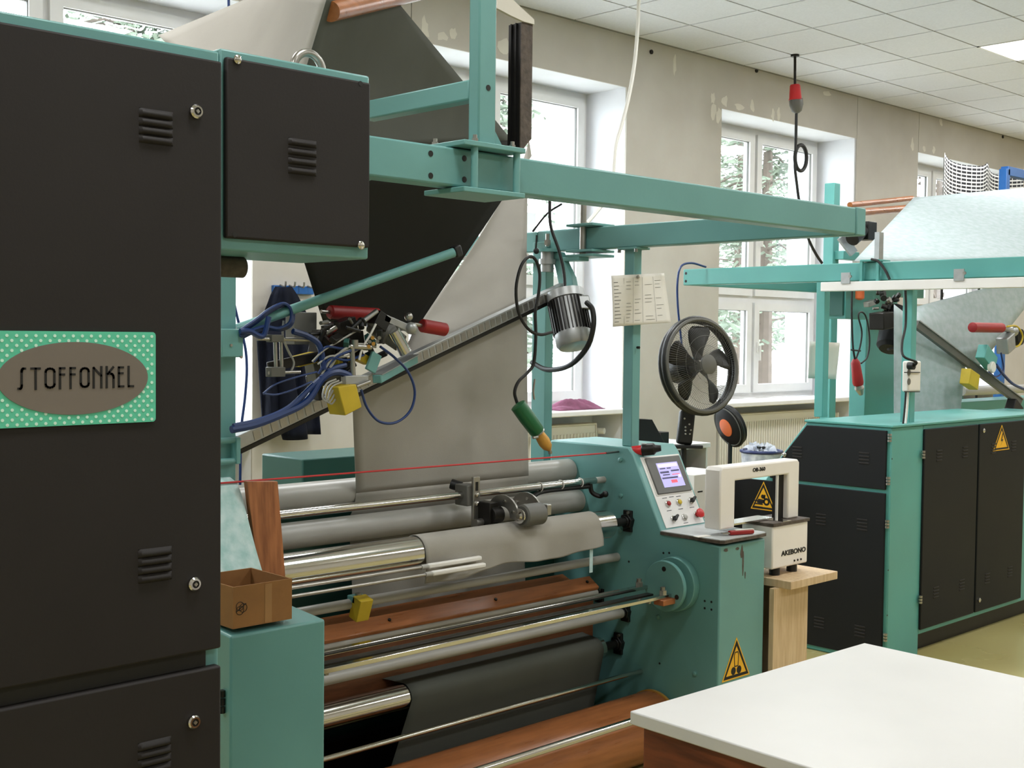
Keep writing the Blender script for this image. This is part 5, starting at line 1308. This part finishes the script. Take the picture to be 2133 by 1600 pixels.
p = q2(1812, 632, 4.05); B().obox(p, V((.045, 0, .01)), V((0, .02, 0)), V((-.004, 0, .016))).build('clamp_arm', 'aluminium', m2, bevel=.004)
B().tube([q2(u, v, 3.8) for u, v in ((1850, 728), (1862, 726), (1880, 730), (1888, 745), (1892, 760))], .009, 8, 5).build('motor_cable', 'black_rubber', m2)
B().tube([q2(u, v, 3.82) for u, v in ((1893, 600), (1886, 640), (1886, 690), (1880, 725), (1884, 755))], .007, 8, 5).build('motor_cable', 'black_rubber', m2)
B().tube([P(u, v, X=bx2-.03) for u, v in ((1815, 540), (1830, 545), (1845, 565), (1853, 582))], .007, 8, 5).build('motor_cable', 'black_rubber', m2)
# diagonal bar and cutter
d0, d1_ = q2(1908, 675, 3.6), q2(2125, 838, 3.35)
B().bar(d0, d1_, .03, .05).build('turning_bar', 'mid_grey', m2, bevel=.003)
B().bar(d0+V((0, -.02, .02)), d1_+V((0, -.02, .02)), .008, .006).build('bar_edge', 'aluminium', m2)
a_, b_ = q2(2025, 682, 3.4), q2(2086, 683, 3.4); B().lathe(a_, b_-a_, [(0, .02), (.005, .03), ((b_-a_).length-.004, .03), ((b_-a_).length, .024)], 18).build('red_roller', 'red_rubber', m2)
a_, b_ = q2(2086, 683, 3.4), q2(2110, 690, 3.4); B().cyl(a_, b_, .018, 14).ball(b_, .035).build('head_arm', 'aluminium', m2)
B().lathe(q2(2118, 702, 3.42), (0, 1, 0), [(-.03, .05), (0, .062), (.04, .062)], 24).build('knife_motor', 'black', m2)
p = q2(2095, 715, 3.4); B().obox(p, V((.05, 0, .02)), V((0, .04, 0)), V((-.01, 0, .05))).build('carriage', 'aluminium', m2, bevel=.008)
p = q2(2055, 745, 3.4); B().obox(p, V((.07, 0, -.04)), V((0, .03, 0)), V((.02, 0, .04))).build('carriage_plate', 'teal_blue', m2, bevel=.004)
p = q2(2062, 765, 3.38); B().lathe(p, (0, -1, 0), [(0, .035), (.02, .035), (.025, .03)], 20).build('white_knob', 'white_plastic', m2)
p = q2(2020, 790, 3.42); B().obox(p, V((.06, 0, -.02)), V((0, .03, 0)), V((.01, 0, .045))).build('yellow_guard', 'yellow', m2, bevel=.003)
B().tube([q2(u, v, 3.38) for u, v in ((2098, 680), (2118, 680), (2130, 700), (2122, 720), (2105, 722))], .006, 8, 5).build('air_hose', 'yellow', m2)
B().tube([q2(u, v, 3.36) for u, v in ((2075, 760), (2090, 780), (2110, 800), (2135, 812))], .009, 8, 5).build('air_hose', 'blue_hose', m2)
B().tube([q2(u, v, 3.36) for u, v in ((2085, 735), (2090, 770), (2075, 785), (2060, 775))], .005, 8, 5).build('air_hose', 'dark_blue', m2)
a_, b_ = q2(2000, 838, 3.8), q2(2140, 870, 3.8); B().box(a_.x, b_.x+.8, 3.8, 4.0, b_.z-.1, a_.z).build('rear_beam', 'teal_blue', m2, bevel=.003)
B().cyl(q2(2003, 815, 3.7), q2(2035, 815, 3.7)+V((1, 0, 0)), .03, 18).build('guide_roller', 'grey_roller', m2)
p = q2(2112, 850, 3.36); B().obox(p, V((.05, 0, -.03)), V((0, .03, 0)), V((.02, 0, .03))).build('bar_clamp', 'dark_steel', m2, bevel=.003)
B().box(P(2010, 600, Y=4.6).x, 9.4, 4.6, 4.65, .9, 1.62).build('rear_cover', 'dark_teal', m2)
# rear post with wooden rollers
pa = P(1742, 500, Y=4.75); B().box(pa.x-.04, pa.x+.04, 4.75, 4.83, .8, P(1742, 381, Y=4.75).z).build('rear_post', 'teal_blue', m2, bevel=.004)
a_ = P(1760, 535, Y=4.7); B().box(a_.x-.05, a_.x+.16, 4.68, 4.75, a_.z-.02, a_.z+.04).build('rear_bracket', 'teal_blue', m2, bevel=.003)
for (u0, v0, u1, v1, r_) in ((1770, 427, 1900, 413, .020), (1785, 443, 1890, 434, .028)):
    B().cyl(P(u0, v0, Y=4.72), P(u1, v1, Y=4.95), r_, 14).build('wooden_roller', 'wood_orange', m2)
B().bar(P(1752, 493, Y=4.6), P(1778, 528, Y=4.55), .03, .06).build('spreader_plate', 'aluminium', m2)
B().cyl(P(1795, 480, Y=4.5), P(1775, 498, Y=4.5), .05, 18).box(P(1796, 470, Y=4.5).x, P(1813, 490, Y=4.5).x, 4.45, 4.55, P(1800, 500, Y=4.5).z, P(1800, 462, Y=4.5).z).build('spreader_motor', 'dark_steel', m2, bevel=.004)
B().box(P(1825, 500, Y=3.72).x, P(1834, 500, Y=3.72).x, 3.70, 3.73, P(1828, 545, Y=3.72).z, P(1828, 484, Y=3.72).z).build('stop_plate', 'aluminium', m2)
# mint cloth
fb2 = thing('fabric_web', (6.3, 3.7, 1.2), 'pale mint patterned cloth spread over the far teal machine', 'fabric')
sheet('tent_top', [P(1778, 545, Y=3.95), P(2260, 545, Y=3.3), P(2260, 380, Y=3.9), P(1903, 412, Y=4.6)], 'mint_cloth', fb2, 18, 14, lambda u, v: (0, .06*math.sin(u*math.pi)*math.sin(v*math.pi), 0))
sheet('tent_side', [P(1778, 545, Y=3.95), P(1903, 412, Y=4.6), P(1915, 430, Y=4.9), P(1800, 545, Y=4.4)], 'mint_cloth', fb2, 8, 8)
sheet('tube_outside', [P(1905, 665, Y=3.68), P(2030, 775, Y=3.55), P(2200, 560, Y=3.5), P(1905, 640, Y=3.75)], 'mint_cloth', fb2, 12, 12)
sheet('hanging_sheet', [P(1862, 885, Y=3.66), P(1998, 880, Y=3.5), P(2012, 752, Y=3.5), P(1862, 634, Y=3.74)], 'mint_cloth', fb2, 12, 12)

# ================================================================== THINGS AT THE FAR MACHINE AND BEYOND
ss = thing('socket_strip', P(1896, 815, Y=2.975), 'white three-way socket strip tied to the teal post', 'socket strip')
a_, b_ = P(1884, 752, Y=2.97), P(1908, 815, Y=2.97)
so_ = B().box(a_.x, b_.x, 2.945, 2.982, b_.z, a_.z).build('strip_body', 'white_plastic', ss, bevel=.008)
for u, v in ((1893, 776), (1893, 795)): p = P(u, v, Y=2.945); B().cyl(p, p+V((0, -.0015, 0)), .016, 18).build('socket', 'mid_grey', so_)
p = P(1892, 762, Y=2.945); B().cyl(p, p+V((0, -.03, 0)), .018, 16).build('plug', 'black', ss)
B().tube([p+V((0, -.03, 0)), p+V((-.02, -.05, .02)), P(1882, 742, Y=2.93), P(1879, 715, Y=2.96), P(1886, 680, Y=2.975), P(1887, 640, Y=2.975), P(1886, 605, Y=2.975)], .006, 8, 5).build('plug_cable', 'black_rubber', ss)
B().tube([P(u, v, Y=2.965) for u, v in ((1891, 815), (1890, 840), (1888, 865), (1886, 884))], .006, 8, 4).build('supply_cable', 'white_plastic', ss)
B().tube([P(u, v, Y=2.96) for u, v in ((1887, 815), (1885, 845), (1881, 884))], .005, 8, 4).build('supply_cable', 'black_rubber', ss)
for v in (776, 816): B().cyl(P(1884, v, Y=2.94), P(1916, v, Y=2.94), .0025, 6).build('cable_tie', 'black', ss)
rt = thing('hand_cutter', P(1788, 800, Y=3.75), 'red hand cutter hanging in a cable loop at the far machine', 'cutter')
q = lambda u, v: P(u, v, Y=3.75)
a_, b_ = q(1781, 748), q(1788, 802); d_ = b_-a_; B().lathe(a_, d_, [(0, .014), (.02, .026), (d_.length*.9, .032), (d_.length, .028)], 18).build('handle', 'red_rubber', rt)
a_ = b_; b_ = q(1794, 822); B().lathe(a_, b_-a_, [(0, .02), (.02, .028), ((b_-a_).length, .012)], 14).build('blade_head', 'steel', rt)
B().tube([q(u, v) for u, v in ((1781, 750), (1777, 725), (1775, 690), (1774, 640), (1775, 605))], .006, 8, 4).build('cable', 'black_rubber', rt)
B().tube([q(u, v) for u, v in ((1783, 748), (1792, 720), (1795, 690), (1788, 660), (1793, 650), (1803, 658), (1810, 690), (1811, 720), (1806, 745), (1794, 757))], .005, 8, 5).build('cable', 'black_rubber', rt)
B().cyl(q(1773, 729), q(1792, 731), .005, 8).build('cable_tie', 'black', rt)
hp = thing('blank_sheet', P(1716, 750, Y=3.46), 'plain grey-white sheet hung behind the teal post by the window', 'paper')
sheet('sheet', [P(1683, 788, Y=3.56), P(1740, 790, Y=3.56), P(1748, 714, Y=3.56), P(1687, 711, Y=3.56)], 'paper', hp, 6, 6, lambda u, v: (0, .006*math.sin(u*4), 0), .0008)
bt = thing('blue_tube', P(1413, 700, Y=4.24), 'thin blue air tube hanging from the end of the far beam', 'hose')
B().tube([P(u, v, Y=4.22) for u, v in ((1470, 556), (1440, 548), (1418, 556), (1411, 590), (1412, 640), (1418, 700), (1424, 760))], .006, 8, 5).build('tube', 'blue_hose', bt)
bt2 = thing('blue_tube', P(490, 700, Y=4.6), 'thin blue air tube hanging in front of the window reveal', 'hose')
B().tube([P(u, v, Y=4.6) for u, v in ((476, -60), (478, 200), (481, 420), (483, 560), (484, 610), (494, 660), (510, 720), (514, 770), (510, 830), (502, 900), (500, 1010))], .006, 8, 5).build('tube', 'blue_hose', bt2)
# striped cloth on a blue rack far away
rk = thing('blue_rack', P(2100, 420, Y=4.9), 'blue steel frame far behind the mint cloth', 'rack')
xk = P(2092, 380, Y=4.9).x
B().bar((xk, 4.9, 0), (xk, 4.9, P(2092, 352, Y=4.9).z), .07, .07, up=(0, 1, 0)).build('upright', 'blue_paint', rk, bevel=.004)
B().bar((xk, 4.9, P(2092, 356, Y=4.9).z), (xk+2.0, 4.9, P(2092, 356, Y=4.9).z), .07, .08).build('top_rail', 'blue_paint', rk, bevel=.004)
B().bar((xk+2.0, 4.9, 0), (xk+2.0, 4.9, P(2092, 352, Y=4.9).z), .07, .07, up=(0, 1, 0)).build('upright', 'blue_paint', rk, bevel=.004)
for u_, v_ in ((1969, 322), (2046, 352)):
    q_ = P(u_, v_, Y=5.16); B().cyl((q_.x, 5.16, 0), (q_.x, 5.16, q_.z-.03), .012, 10).build('support_pole', 'dark_steel', rk)
ds = thing('dash_cloth', P(2040, 400, Y=5.1), 'white cloth with wavy rows of black dashes on the blue rack', 'cloth')
ca_, cb2 = P(1968, 318, Y=5.1), P(2122, 365, Y=5.1)
def dfn(u, v):
    top = ca_.lerp(cb2, u); sag = -.05*math.sin(min(1, u/.55)*math.pi)*(u < .55)-.04*math.sin(max(0, (u-.5)/.5)*math.pi)*(u >= .5)+.03*math.exp(-((u-.52)/.06)**2)
    return (top.x, 5.1+.045*math.sin(u*11), top.z+sag*(1-.5*v)-1.0*v)
nu, nv = 40, 16
o = B().grid(dfn, nu, nv).build('cloth', 'dash_print', ds, solid=.003)
uv = o.data.uv_layers.new(name='UVMap')
for pl_ in o.data.polygons:
    for li in pl_.loop_indices:
        vi = o.data.loops[li].vertex_index; uv.data[li].uv = (vi//(nv+1)/nu*1.5, vi % (nv+1)/nv)
